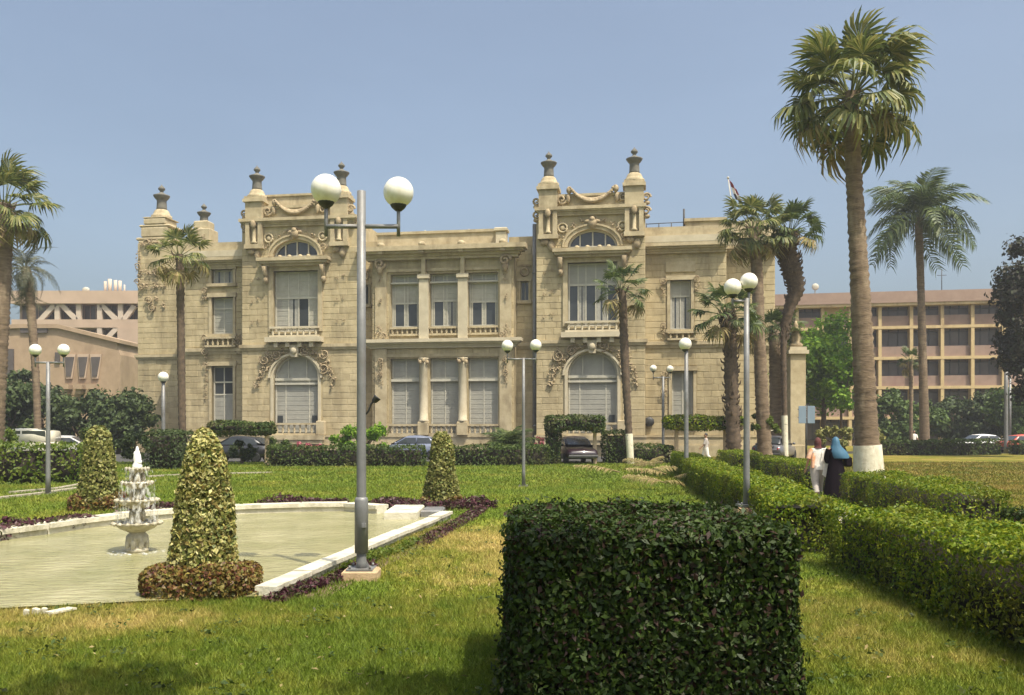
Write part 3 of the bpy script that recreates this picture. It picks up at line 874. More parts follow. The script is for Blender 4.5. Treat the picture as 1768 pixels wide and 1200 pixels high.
def window(u0, u1, z0, z1, v, cols, rows, fills, fw=0.09, name='window', m='frame'):
    """frame with bars, one child per cell; cols and rows are fractions; fills = material key by (col, row)"""
    b = MB()
    cu = [u0 + (u1-u0)*c for c in [0, *cols, 1]]; cz = [z0 + (z1-z0)*r for r in [0, *rows, 1]]
    for i, c in enumerate(cu):
        w = fw if i in (0, len(cu)-1) else fw*0.75
        x0 = c if i == 0 else (c - w if i == len(cu)-1 else c - w/2)
        b.box(x0, v-0.06, z0, x0+w, v+0.06, z1)
    for i, c in enumerate(cz):
        h = fw if i in (0, len(cz)-1) else fw*1.2
        y0 = c if i == 0 else (c - h if i == len(cz)-1 else c - h/2)
        b.box(u0+fw, v-0.075, y0, u1-fw, v+0.055, y0+h)
    fr = b.build(name, MT[m], palace)
    for i in range(len(cu)-1):
        for j in range(len(cz)-1):
            k = fills.get((i, j), fills.get('all', 'glass')) if isinstance(fills, dict) else fills
            p = MB()
            x0, x1, y0, y1 = cu[i]+.03, cu[i+1]-.03, cz[j]+.03, cz[j+1]-.03
            if k == 'glass':
                p.box(x0, v+0.0, y0, x1, v+0.02, y1); p.build('pane', MT['glass'], fr)
            elif k == 'curtain':
                p.box(x0, v+0.0, y0, x1, v+0.02, y1); p.build('pane', MT['glass'], fr)
                q = MB(); n = 9; w = (x1-x0)*0.42
                for sd in (0, 1):
                    xs = x0 if sd == 0 else x1 - w
                    vs = [(xs + w*t/n, v - 0.012 + 0.008*math.sin(t*2.6), z) for t in range(n+1) for z in (y0+.05, y1-.02)]
                    q.add(vs, [(2*t, 2*t+2, 2*t+3, 2*t+1) for t in range(n)])
                q.build('curtain', MT['curtain'], fr, fix=False)
            else:
                n = max(2, int((y1-y0)/0.16)); d = (y1-y0)/n
                for s in range(n):
                    p.box(x0, v-0.02-0.012*(s % 2), y0+s*d, x1, v+0.03, y0+(s+1)*d-0.006)
                p.build('shutter', MT[k], fr)
    return fr

def balustrade(u0, u1, z0, z1, v, n, m='trim', name='balustrade'):
    b = MB(); d = 0.12
    b.box(u0, v-d, z1-0.14, u1, v+d, z1); b.box(u0, v-d, z0, u1, v+d, z0+0.14)
    o = b.build(name, MT[m], palace)
    h = z1-z0-0.28
    q = MB(); q.lathe([(.05,0),(.09,.02),(.05,h*.12),(.105,h*.38),(.05,h*.75),(.09,h*.97),(.09,h)], 7)
    me = q.mesh('baluster', MT[m])
    for i in range(n):
        link_mesh('baluster', me, None, o, (u0 + (u1-u0)*(i+0.5)/n, v, z0+0.14))

URN = [(.80,0),(.84,.08),(.84,.28),(.70,.36),(.66,.5),(.55,.72),(.44,.80),(.42,.95),(.385,1.5),(.41,1.62),(.52,1.72),(.66,1.92),(.68,2.0),(.55,2.05),(.28,2.16),(.13,2.3),(.15,2.38),(.27,2.5),(.29,2.6),(.20,2.72),(.05,2.86),(.02,2.95)]
def urn(u, v, z, s=1.0, name='rooftop_urn'):
    b = MB()
    b.lathe([(r*s, h*s) for r, h in URN[6:]], 16)
    o = b.build(name, MT['urn'], palace, (u, v, z))
    c = MB(); c.lathe([(r*s, h*s) for r, h in URN[:7]], 16)
    c.build('urn_pedestal', MT['trim'], o)

def plinth(u0, u1, v):
    b = MB(); b.box(u0-.12, v-.28, 0, u1+.12, v+.2, 0.75); b.box(u0-.06, v-.16, 0.75, u1+.06, v+.2, 1.3); b.box(u0-.1, v-.22, 1.3, u1+.1, v+.2, 1.42)
    b.build('plinth', MT['trim'], palace)

def tower(u0, u1, uc, seed, piers):
    HW = 1.66
    front(u0, u1, 0, 16.2, 0, [(uc-HW, uc+HW, 8.72, 13.0)], [(uc, HW, 1.42, 5.45, 1.6), (uc, 1.66, 14.02, 14.03, 1.17)], zs=(1.42, 14.6), seed=seed)
    b = MB(); b.box(u0, .6, 0, u1, 7, 16.2); b.box(u0+.5, 1.2, 16.2, u1-.5, 6.5, 16.9)
    b.build('tower_body', MT['stone'], palace)
    plinth(u0, u1, 0)
    # ground arch: surround, window, low balustrade
    b = MB(); arch_band(b, uc, HW, 5.45, 1.6, 0.20, -0.10, 0.5, legs=4.0); arch_band(b, uc, HW+.20, 5.45, 1.62, 0.14, -0.20, 0.1)
    b.build('arch_surround', MT['trim_light'], palace)
    fr = window(uc-HW+.02, uc+HW-.02, 1.45, 5.36, .34, (0.235, 0.77), (0.06,), {'all': 'shutter', (0, 1): 'shutter', (2, 1): 'shutter'}, 0.1)
    m = MB()
    m.box(uc-HW+.02, .2, 5.28, uc+HW-.02, .42, 5.46); m.box(uc-HW+.02, .15, 4.98, uc+HW-.02, .40, 5.12)
    m.build('transom', MT['frame'], fr)
    n = 20
    lp = MB(); lp.prism([(uc + (HW-.02)*math.cos(PI*i/n), 5.46 + 1.56*math.sin(PI*i/n)) for i in range(n+1)], .38, .42)
    lp.build('arched_pane', MT['shutter'], fr)
    fa = MB(); arch_band(fa, uc, HW-.13, 5.46, 1.47, .11, .28, .38); fa.box(uc-.72, .29, 5.46, uc-.64, .38, 6.75); fa.box(uc+.64, .29, 5.46, uc+.72, .38, 6.75)
    fa.build('arch_bars', MT['frame'], fr)
    for sd, z in ((-1, 2.25), (1, 2.25)):
        q = MB(); x = uc + sd*(HW-.38); q.box(x-.19, .25, z, x+.19, .30, z+.55); q.build('vent_pane', MT['glass'], fr)
    balustrade(uc-HW-.25, uc+HW+.25, 1.42, 2.28, -.28, 9)
    for sd in (-1, 1):
        q = MB(); q.box(uc+sd*(HW+.3)-.28, -.5, 1.42, uc+sd*(HW+.3)+.28, -.05, 2.42, bev=.04); q.build('balustrade_pier', MT['trim'], palace)
    b = MB(); b.box(uc-HW-.6, -.62, 1.1, uc+HW+.6, -.28, 1.42); b.box(uc-HW-.5, -.55, .8, uc+HW+.5, -.28, 1.1)
    b.build('sill', MT['trim'], palace)
    # carving that follows the arch, with long pendants on both sides and a keystone
    pts = [(uc + 2.15*math.cos(a), 5.75 + 1.75*math.sin(a)) for a in np.linspace(0.06*PI, 0.94*PI, 17)]
    pts += [(uc + sd*(2.15 + .12*k), 7.1 - .36*k) for sd in (-1, 1) for k in range(7)]
    carving(pts, 0.26, -.06, seed, curls=9)
    q = MB(); q.prism([(uc-.22, 6.9), (uc+.22, 6.9), (uc+.36, 7.75), (uc-.36, 7.75)], -.38, -.05); q.ball((uc, -.40, 7.35), (.24,.16,.28)); q.build('keystone', MT['trim_light'], palace)
    moulding(u0, u1, 7.42, 7.82, -.03, 0.2, 3, name='string_course')
    # upper window: blind above, casements in the middle
    b = MB()
    for sd in (-1, 1):
        x = uc + sd*(HW+.16); b.box(x-.16, -.14, 8.72, x+.16, .4, 13.0)
    b.box(uc-HW-.32, -.16, 13.0, uc+HW+.32, .4, 13.3)
    b.build('window_surround', MT['trim'], palace)
    if seed == 11:
        window(uc-HW+.02, uc+HW-.02, 8.74, 12.98, .32, (0.30, 0.53, 0.76), (0.06, 0.56), {'all': 'shutter_light', (1, 1): 'curtain', (2, 1): 'glass', (0, 1): 'shutter', (0, 2): 'shutter_light'}, 0.1)
    else:
        window(uc-HW+.02, uc+HW-.02, 8.74, 12.98, .32, (0.20, 0.36, 0.56, 0.80), (0.06, 0.66), {'all': 'shutter', (1, 1): 'curtain', (2, 1): 'glass', (3, 1): 'curtain', (0, 1): 'glass', (4, 1): 'glass'}, 0.1)
    balustrade(uc-HW-.15, uc+HW+.15, 8.3, 9.05, -.3, 8, 'trim_light')
    b = MB(); b.box(uc-HW-.4, -.65, 7.95, uc+HW+.4, 0, 8.3)
    for k in (-1.3, -.45, .45, 1.3): b.box(uc+k-.14, -.5, 7.6, uc+k+.14, -.05, 7.95)
    b.build('balcony', MT['trim_light'], palace)
    # canopy slab on brackets
    b = MB()
    b.box(uc-2.62, -.82, 13.62, uc+2.62, .1, 13.86); b.box(uc-2.52, -.7, 13.46, uc+2.52, .1, 13.62); b.box(uc-2.25, -.5, 13.3, uc+2.25, .05, 13.46)
    b.build('canopy', MT['trim'], palace)
    for sd in (-1, 1):
        q = MB(); x = uc + sd*2.12
        q.prism([(0, 0)], 0, 0) if False else None
        q.tube([(x, -.1, 12.3), (x, -.35, 12.7), (x, -.6, 13.3)], [.12, .17, .2], 6)
        q.ball((x, -.28, 12.35), (.2, .22, .26), 8, 6); q.build('bracket', MT['orna'], palace)
    # lunette
    b = MB(); arch_band(b, uc, 1.66, 14.03, 1.17, .24, -.16, .4); arch_band(b, uc, 1.9, 14.03, 1.41, .12, -.24, .1)
    b.build('lunette_surround', MT['trim'], palace)
    g_ = MB(); g_.prism([(uc + 1.64*math.cos(PI*i/n), 14.03 + 1.15*math.sin(PI*i/n)) for i in range(n+1)], .30, .34)
    lf = MB(); arch_band(lf, uc, 1.52, 14.03, 1.05, .12, .18, .28)
    for x in (-.85, 0, .85): lf.box(uc+x-.045, .19, 14.03, uc+x+.045, .28, 14.03+1.05*math.sqrt(1-(x/1.56)**2))
    lf.box(uc-1.62, .17, 14.03, uc+1.62, .28, 14.12)
    fo = lf.build('lunette_window', MT['frame'], palace); g_.build('pane', MT['glass'], fo)
    for x in (-1.0, -.3, .5, 1.1):
        q = MB(); q.ball((uc+x, -.45, 13.94), (.17, .14, .13), 7, 5); q.build('canopy_finial', MT['trim'], palace)
    carving([(uc + 2.2*math.cos(a), 14.15 + 1.65*math.sin(a)) for a in np.linspace(.1*PI, .9*PI, 9)], .2, -.05, seed+3, curls=4)
    q = MB(); q.ball((uc, -.3, 15.55), (.3,.2,.34)); q.ball((uc, -.36, 15.8), (.19,.16,.19)); q.ball((uc-.33, -.2, 15.7), (.2,.1,.12)); q.ball((uc+.33, -.2, 15.7), (.2,.1,.12)); q.build('carved_mask', MT['orna'], palace)
    for sd in (-1, 1):
        q = MB()
        q.tube([(uc + sd*2.0 + .3*math.cos(t), -.08, 15.35 + .3*math.sin(t)) for t in np.linspace(0, 2*PI, 15)], .075, 6); q.ball((uc+sd*2.0, -.04, 15.35), (.18,.08,.18)); q.build('roundel', MT['trim'], palace)
    # entablature and garland parapet
    moulding(u0+.35, u1-.35, 16.15, 16.72, -.02, .42, 4, name='entablature')
    b = MB(); b.box(u0+.8, .05, 16.72, u1-.8, .65, 17.45); b.box(u0+.6, -.05, 17.45, u1-.6, .75, 17.62)
    if seed == 11: b.box(u0+1.4, .5, 17.62, u1-2.3, 1.2, 18.42); b.box(u0+1.2, .4, 18.42, u1-2.1, 1.3, 18.56)
    b.build('parapet', MT['trim'], palace)
    q = MB()
    for k in range(3):
        pts = [(uc - 1.5 + 3.0*t, -.10 - .06*k, 17.75 - (.55+.09*k)*math.sin(PI*t) + .28*abs(2*t-1)**4) for t in np.linspace(0, 1, 17)]
        q.tube(pts, [.07 + .05*math.sin(PI*t) for t in np.linspace(0, 1, 17)], 6)
    gg = random.Random(seed)
    for t in np.linspace(.04, .96, 26): q.ball((uc - 1.5 + 3.0*t, -.22, 17.72 - .66*math.sin(PI*t) + .28*abs(2*t-1)**4 + gg.uniform(-.05,.05)), (.13,.10,.11), 6, 5)
    for sd in (-1, 1):
        q.ball((uc+sd*1.55, -.1, 17.85), (.2,.18,.26)); q.ball((uc+sd*1.62, -.1, 17.3), (.15,.12,.34))
        spiral(q, uc+sd*2.05, 17.25, .34, -.02, sd, th=.08)
    q.build('garland', MT['orna'], palace, fix=False)
    # corner piers with slots, scrolls and urns
    for sd, pu in zip((-1, 1), piers):
        w = .62
        b = MB()
        for x0, x1 in ((pu-w, pu-w+.3), (pu+w-.3, pu+w)): b.box(x0, -.36, 14.9, x1, .5, 17.9)
        b.box(pu-w+.3, -.10, 14.9, pu+w-.3, .5, 17.9)
        b.box(pu-w+.3, -.36, 16.5, pu+w-.3, -.10, 17.9)
        b.box(pu-w-.14, -.5, 17.9, pu+w+.14, .95, 18.12); b.box(pu-w-.05, -.42, 18.12, pu+w+.05, .85, 18.3)
        b.box(pu-w-.06, -.42, 14.6, pu+w+.06, .5, 14.9); b.box(pu-w, .5, 14.9, pu+w, 1.0, 17.9)
        b.build('corner_pier', MT['trim'], palace)
        q = MB(); q.lathe([(.2,0),(.24,.1),(.13,.2),(.13,1.2),(.22,1.32),(.22,1.42)], 8, (pu, -.24, 14.95)); q.build('pier_colonnette', MT['trim'], palace)
        q = MB()
        for z in (17.2, 16.3): spiral(q, pu+sd*(w+.18), z, .28, .0, sd, th=.09); q.ball((pu+sd*(w+.2), .05, z-.35), (.22,.2,.16))
        q.ball((pu, -.42, 16.3), (.2,.13,.3)); q.ball((pu-.25, -.15, 14.4), (.3,.16,.22)); q.ball((pu+.2, -.15, 14.15), (.24,.16,.34))
        q.build('pier_scroll', MT['orna'], palace, fix=False)['kind'] = 'stuff'
        urn(pu, .25, 18.22, 0.82)
        b = MB(); b.box(pu-.55, -.09, 1.42, pu+.55, -.045, 7.3); b.box(pu-.5, -.09, 8.0, pu+.5, -.045, 13.6)
        for z in (9.4, 10.9, 12.4):
            carving([(pu - .25, z), (pu + .25, z + .15)], .13, -.07, seed + int(z*7) + sd, curls=0)

def bay_columns():
    pass

# --- left turret, set far back, with a stack of carved rings
VT = 5.6
def TZ(z): return 1.8 + (z - 1.8) * 1.0      # the turret stands further back than the wings
tu0, tu1 = U(238, VT), U(322, VT)
tc = U(265, VT)
front(tu0, tu1, 0, TZ(16.6), VT, [], [], seed=3, zs=(1.42, TZ(15.4)))
b = MB(); b.box(tu0, VT+.6, 0, tu1, VT+7, TZ(16.6)); b.build('turret_body', MT['stone'], palace)
plinth(tu0-.1, tu1, VT)
moulding(tu0, tu1, TZ(7.35), TZ(7.75), VT-.03, .22, 3, name='string_course')
b = MB()
for z0, z1, w in ((16.6, 16.85, 1.55), (16.85, 17.1, 1.75), (17.1, 17.9, 1.32), (17.9, 18.1, 1.5), (18.1, 18.6, 1.1), (18.6, 18.72, 1.2)):
    b.box(tc-w+.2, VT+.1, TZ(z0), tc+w-.2, VT+2*w-.3, TZ(z1), bev=.08)
b.build('turret_cap', MT['trim'], palace)
carving([(tc-.9+.45*k, TZ(z)) for k in range(5) for z in (13.2, 14.3, 16.6)], .24, VT-.06, 41, curls=6)
carving([(tc-.3, TZ(12.0)), (tc+.3, TZ(12.1)), (tc, TZ(11.4)), (tc+.9, TZ(11.6))], .24, VT-.06, 42, curls=3)
carving([(tc-1.25, TZ(13.5+.4*k)) for k in range(7)], .2, VT-.06, 43, curls=3)
urn(tc, VT+1.2, TZ(18.72), .96)

# --- wings
def wing(u0, u1, v, rects, seed, top_extra=None):
    front(u0, u1, 0, 14.5, v, rects, [], zs=(1.42, 13.9), seed=seed)
    b = MB(); b.box(u0, v+.6, 0, u1, v+9, 14.5); b.build('wing_body', MT['stone'], palace)
    plinth(u0, u1, v)
    moulding(u0, u1, 7.35, 7.8, v-.03, .24, 3, name='string_course', ret=False)
    moulding(u0, u1, 13.75, 14.42, v-.03, .70, 4, name='cornice', ret=False)
    b = MB(); b.box(u0, v-.74, 14.42, u1, v+.3, 14.86); b.build('pale_fascia', MT['trim_light'], palace)
    b = MB(); b.box(u0, v-.55, 14.86, u1, v+.2, 15.2); b.box(u0, v-.45, 15.2, u1, v+.2, 15.5); b.build('parapet', MT['trim'], palace)

def jambs(u0, u1, z0, z1, v, w=.2, head=.3, m='trim'):
    b = MB()
    b.box(u0-w, v-.12, z0, u0, v+.4, z1); b.box(u1, v-.12, z0, u1+w, v+.4, z1); b.box(u0-w-.08, v-.2, z1, u1+w+.08, v+.4, z1+head)
    b.box(u0-w-.1, v-.25, z0-.22, u1+w+.1, v+.4, z0)
    b.build('window_surround', MT[m], palace)

VW = 1.8
a0, a1 = U(320, VW), U(418, 0) + .02
x0, x1 = U(366, VW), U(403, VW)
wing(a0, a1, VW, [(x0, x1, 12.55, 13.6), (x0, x1, 8.85, 11.55), (x0, x1, 2.3, 6.5)], 5)
for z0, z1 in ((12.55, 13.6), (8.85, 11.55), (2.3, 6.5)): jambs(x0, x1, z0, z1, VW)
window(x0+.02, x1-.02, 12.57, 13.58, VW+.3, (0.5,), (), 'curtain')
window(x0+.02, x1-.02, 8.87, 11.53, VW+.3, (0.5,), (0.7,), 'shutter')
window(x0+.02, x1-.02, 2.32, 6.48, VW+.3, (0.5,), (0.5, 0.72), {'all': 'shutter', (0, 2): 'glass', (1, 2): 'glass', (0, 1): 'glass', (1, 1): 'glass'})
balustrade(x0-.35, x1+.35, 7.85, 8.6, VW-.35, 6)
carving([(x0-.45, 8.6-.35*k) for k in range(5)] + [(x1+.4, 8.6-.35*k) for k in range(4)], .2, VW-.1, 44, curls=5)
carving([(x0-.4, 6.6-.4*k) for k in range(7)], .14, VW-.1, 45, curls=2)
carving([(x0-.5, 12.0-.3*k) for k in range(3)], .17, VW-.1, 46, curls=1)
pu = U(350, VW)
b = MB(); b.box(pu-.75, VW-.5, 15.5, pu+.75, VW+.9, 16.6, bev=.06); b.box(pu-.55, VW-.3, 16.6, pu+.55, VW+.7, 17.2, bev=.08); b.build('wing_pier', MT['trim'], palace)
carving([(pu-.4, 15.9), (pu+.4, 15.9), (pu, 16.3)], .2, VW-.5, 47, curls=2)
urn(pu, VW+.2, 16.4, .74)

a0, a1 = U(1114, 0) - .02, U(1254, VW)
wing(a0, a1, VW, [(U(1157, VW), U(1193, VW), 8.6, 11.95), (U(1160, VW), U(1197, VW), 2.3, 5.8)], 6)
x0, x1 = U(1157, VW), U(1193, VW)
jambs(x0, x1, 8.6, 11.95, VW); window(x0+.02, x1-.02, 8.62, 11.93, VW+.3, (0.5,), (0.68,), {'all': 'shutter_light', (0, 0): 'curtain', (1, 0): 'curtain'})
carving([(x0-.45, 11.9-.3*k) for k in range(4)] + [(x1+.4, 12.0-.3*k) for k in range(4)], .18, VW-.1, 48, curls=3)
carving([(x0-.45, 8.9-.35*k) for k in range(4)], .16, VW-.1, 49, curls=2)
b = MB(); b.box(x0-.3, VW-.14, 12.5, x1+.3, VW+.05, 13.2); b.build('panel', MT['trim'], palace)
x0, x1 = U(1160, VW), U(1197, VW)
jambs(x0, x1, 2.3, 5.8, VW); window(x0+.02, x1-.02, 2.32, 5.78, VW+.3, (0.5,), (), 'shutter')
carving([(x0-.5, 5.6-.4*k) for k in range(6)], .16, VW-.1, 50, curls=3)
balustrade(x0-.3, x1+.3, 7.85, 8.45, VW-.3, 5)
q = MB(); q.lathe([(.0, 0), (.3, .02), (.34, .2), (.2, .3)], 12); o = q.build('wall_vent', MT['dark_metal'], palace, (U(1121, VW), VW-.05, 2.35)); o.rotation_euler = (R(90), 0, 0)
b = MB(); e0 = U(1184, VW); b.box(e0, VW-.2, 15.5, a1, VW+.8, 15.85); b.box(e0-.1, VW-.35, 15.85, a1, VW+.9, 16.05); b.build('parapet', MT['trim'], palace)
b = MB()
r0 = U(1116, VW)
b.tube([(r0, VW+.5, 15.95), (e0, VW+.5, 16.0)], .03, 5); b.tube([(r0, VW+.5, 15.6), (e0, VW+.5, 15.62)], .02, 5)
for k in range(4): xx = r0 + (e0-.1-r0)*k/3; b.tube([(xx, VW+.5, 15.4), (xx, VW+.5, 16.0 if k < 3 else 16.9)], .035 if k < 3 else .07, 5)
b.build('roof_railing', MT['dark_metal'], palace)
# right end, set back, mostly behind the palms
VE = 3.4
e0, e1 = U(1252, VE) - .5, U(1338, VE)
wing(e0, e1, VE, [], 7)
b = MB(); b.box(e0, VE-.4, 15.5, e1, VE+.6, 16.1); b.build('parapet', MT['trim'], palace)

# --- centre block with three bays
VC = 0.3
c0, c1 = U(643, VC), U(887, VC)
bays = [(U(674, VC), U(724, VC)), (U(742, VC), U(792, VC)), (U(808, VC), U(860, VC))]
rects = [(p, q, 1.42, 6.75) for p, q in bays] + [(p, q, 8.3, 12.6) for p, q in bays]
front(c0, c1, 0, 14.0, VC, rects, [], zs=(1.42, 12.6), margin=.12, seed=8)
b = MB(); b.box(c0, VC+.6, 0, c1, 9, 14.3); b.build('centre_body', MT['stone'], palace)
plinth(c0, c1, VC)
for i, (p, q) in enumerate(bays):
    window(p+.03, q-.03, 1.45, 6.73, VC+.42, (0.5,), (0.12, 0.745), 'shutter', .09)
    lo = [0.56, 0.58, 0.55][i]
    window(p+.03, q-.03, 8.95, 12.58, VC+.42, (0.10, 0.44, 0.56, 0.90), (0.46+.03*i*(i < 2), 0.82), {'all': 'shutter_light', (1, 0): 'glass', (3, 0): 'curtain' if i == 1 else 'glass', (2, 0): 'shutter_light', (0, 2): 'shutter', (1, 2): 'shutter', (2, 2): 'shutter', (3, 2): 'shutter', (4, 2): 'shutter'}, .09)
    balustrade(p, q, 8.3, 8.92, VC-.05, 6)
    balustrade(p-.05, q+.05, 1.42, 2.2, VC-.1, 6)
    m = MB(); m.box(p, VC+.16, 5.15, q, VC+.36, 5.32); m.build('transom', MT['frame'], palace)
    m = MB(); m.box(p, VC+.1, 11.95, q, VC+.36, 12.06); m.build('transom', MT['frame'], palace)
for i in range(2):
    cu = (bays[i][1] + bays[i+1][0]) / 2
    b = MB(); b.box(cu-.36, VC-.5, 1.42, cu+.36, VC-.0, 2.35, bev=.03); b.build('column_pedestal', MT['trim'], palace)
    b = MB(); b.lathe([(.34,0),(.36,.1),(.30,.2),(.29,1.4),(.255,3.9),(.30,3.98),(.26,4.06),(.33,4.3),(.38,4.4)], 14, (cu, VC-.2, 2.35)); b.build('column', MT['trim_light'], palace)
    b = MB()
    for k in range(6): b.ball((cu + .28*math.cos(k), VC-.25+.2*math.sin(k)-.15, 6.45 + .1*(k % 2)), (.13,.1,.16), 6, 5)
    b.build('capital', MT['orna'], palace, fix=False)
    b = MB(); b.box(cu-.33, VC-.3, 8.05, cu+.33, VC, 12.2, bev=.04); b.box(cu-.42, VC-.4, 12.2, cu+.42, VC, 12.5, bev=.03); b.build('pilaster', MT['trim_light'], palace)
    b = MB(); b.box(cu-.14, VC-.35, 12.5, cu+.14, VC, 13.6); b.build('frieze_rib', MT['trim'], palace)
for sd, (p, q) in ((-1, (c0, bays[0][0])), (1, (bays[2][1], c1))):
    m_ = (p+q)/2
    b = MB(); b.box(m_-.42, VC-.16, 1.42, m_+.42, VC, 7.4); b.box(m_-.40, VC-.16, 8.1, m_+.40, VC, 13.0); b.build('side_pilaster', MT['trim'], palace)
    carving([(m_, 6.6-.3*k) for k in range(6)], .16, VC-.2, 51+sd, curls=3)
    carving([(m_, 12.7-.3*k) for k in range(3)] + [(m_, 10.9), (m_, 10.7)], .14, VC-.2, 54+sd, curls=2)
    carving([(m_-.2*sd, 8.3), (m_+.2*sd, 8.5), (m_, 8.9)], .2, VC-.2, 56+sd, curls=2)
    b = MB(); spiral(b, m_, 13.3, .4, VC-.35, sd, th=.12); b.ball((m_, VC-.35, 12.9), (.22,.2,.35)); b.build('bracket', MT['orna'], palace, fix=False)
moulding(c0, c1, 7.45, 8.05, VC-.02, .6, 4, 'trim_light', name='balcony_cornice')
b = MB(); b.box(c0+.1, VC-.12, 12.75, c1-.1, VC, 12.95); b.build('frieze_band', MT['trim'], palace)
b = MB(); b.box(c0+.1, VC-.06, 6.85, c1-.1, VC, 7.05); b.build('frieze_band', MT['trim'], palace)
moulding(c0, c1, 13.55, 14.38, VC-.02, 0.95, 4, name='cornice')
b = MB(); b.box(c0+.3, VC+.2, 14.38, c1-.7, VC+.8, 15.4); b.box(c0+.2, VC+.1, 15.4, c1-.6, VC+.9, 15.58); b.build('parapet', MT['trim'], palace)
for px in (656, 727, 795, 867):
    q = MB(); x = U(px, VC-.9); q.ball((x, VC-.7, 14.5), (.26,.22,.2)); q.box(x-.16, VC-.9, 13.9, x+.16, VC-.4, 14.4); q.build('cornice_knob', MT['trim'], palace)
q = MB(); x = U(866, VC); q.box(x-.35, VC-.3, 14.4, x+.35, VC+.5, 15.3, bev=.06); q.box(x-.45, VC-.4, 15.3, x+.45, VC+.6, 15.55, bev=.05); q.build('parapet_pier', MT['trim_light'], palace)
for px in (737, 812):
    q = MB(); x = U(px, 3)
    q.prism([(x-.75, 15.0), (x+.75, 15.0), (x, 16.0)], 2.6, 4.2); q.tube([(x-.8, 2.55, 15.0), (x, 2.55, 16.05), (x+.8, 2.55, 15.0)], .09, 5); q.build('roof_skylight', MT['trim_light'], palace)

# --- narrow recessed strips between centre and towers
VS = 1.5
for k, (p0, p1) in enumerate(((617, 644), (886, 926))):
    s0, s1 = U(p0, VS) - .3, U(p1, VS) + .3
    mid = U(906, VS) if k else U(630, VS)
    front(s0, s1, 0, 14.6, VS, [(mid-.28, mid+.28, 10.75, 12.1)], [], zs=(1.42, 14.4), margin=.12, seed=9+k)
    b = MB(); b.box(s0, VS+.6, 0, s1, 9, 15.2); b.box(s0, VS, 14.6, s1, VS+.6, 15.2); b.build('link_body', MT['stone'], palace)
    plinth(s0, s1, VS)
    window(mid-.27, mid+.27, 10.77, 12.08, VS+.25, (0.5,), (), 'glass', .05)
    jambs(mid-.28, mid+.28, 10.75, 12.1, VS, .14, .16)
    q = MB(); q.tube([(mid+.26*math.cos(t), VS-.06, 12.75+.26*math.sin(t)) for t in np.linspace(0, 2*PI, 17)], .09, 6); q.box(mid-.42, VS-.1, 13.1, mid+.42, VS, 13.25)
    q.build('oculus', MT['orna'], palace, fix=False)
    moulding(s0, s1, 7.42, 7.8, VS-.03, .2, 3, name='string_course', ret=False)
for px in (923, 621):
    q = MB(); x = U(px, .9)
    q.tube([(x, .95, .3), (x, .95, 15.9)], .15, 10)
    for z in (2, 5, 8.5, 12.5): q.lathe([(.18,0),(.18,.12)], 10, (x, .95, z))
    q.build('drainpipe', MT['pole'], palace)
# main body of the roof behind everything
b = MB(); b.box(tu1+2.0, 8, 0, e1-1, 24, 14.2); b.build('main_body', MT['stone'], palace)
b = MB()
for k in range(5): b.box(U(690, 5)+k*1.9, 4.5, 14.3, U(690, 5)+k*1.9+.5, 5.2, 15.8)
b.build('roof_vents', MT['trim'], palace)
bL, bR = U(511, 0), U(1023, 0)
tower(U(418, 0), U(617, 0), bL, 11, (U(438, -.3), U(585, -.3)))
tower(U(926, 0), U(1114, 0), bR, 12, (U(946, -.3), U(1095, -.3)))

# --- lay the stones: the largest fronts singly, the rest joined
ub = MB()
ub.add([(0,0,0),(1,0,0),(1,0,1),(0,0,1),(.02,-1,.05),(.98,-1,.05),(.98,-1,.95),(.02,-1,.95)], [(4,5,6,7),(0,1,5,4),(1,2,6,5),(2,3,7,6),(3,0,4,7)])
stone_me = ub.mesh('stone_block', MT['stone'], False)
BLOCKS.sort(key=lambda q: -(q[1]-q[0])*(q[3]-q[2]) * (1.0 if q[4] < 1 else 0.6))
rest = MB(); gs = random.Random(2)
for i, (p, q, z0, z1, v, d) in enumerate(BLOCKS):
    gp = 0.008
    if i < 298:
        o = link_mesh('stone_block', stone_me, None, palace, (p+gp, v, z0+gp))
        o.scale = (q-p-2*gp, d, z1-z0-2*gp)
    else:
        x0, x1, y0, y1 = p+gp, q-gp, z0+gp, z1-gp; e = .02
        rest.add([(x0,v,y0),(x1,v,y0),(x1,v,y1),(x0,v,y1),(x0+e,v-d,y0+e),(x1-e,v-d,y0+e),(x1-e,v-d,y1-e),(x0+e,v-d,y1-e)], [(4,5,6,7),(0,1,5,4),(1,2,6,5),(2,3,7,6),(3,0,4,7)])
o = rest.build('stonework', MT['stone'], palace, fix=False); o['kind'] = 'stuff'
# ------------------------------------------------------------------ ground, roads, pool
b = MB(); b.add([(-700,-200,0),(700,-200,0),(700,1200,0),(-700,1200,0)], [(0,1,2,3)])
tag(b.build('lawn', MT['lawn'], fix=False), kind='structure')
def sheet(name, poly, z, m):
    b = MB(); b.add([(p[0], p[1], z) for p in poly], [tuple(range(len(poly)))])
    return tag(b.build(name, MT[m], fix=False), kind='structure')
sheet('road', [(-90, 49.5), (11.5, 47.6), (12.5, 66), (60, 69), (90, 78), (90, 84), (40, 75), (12, 72), (-90, 84)], 0.008, 'asphalt')
sheet('path', [(5.75, 10.5), (6.9, 10.5), (8.1, 21.5), (9.3, 32), (10.6, 47.6), (9.2, 47.6), (7.9, 32), (6.7, 21.5)], 0.008, 'path')
for k, pts in enumerate(([G(-60, 868), G(60, 855), G(152, 842)], [G(20, 852), G(100, 845), G(160, 834)], [G(255, 824), G(330, 820), G(470, 817)])):
    b = MB()
    for p, q in zip(pts, pts[1:]):
        d = (q - p).normalized(); s = Vector((-d.y, d.x, 0)) * .10
        b.slab([p - s, q - s, q + s, p + s], 0.0, 0.06)
    tag(b.build('kerb', MT['path']), kind='structure')
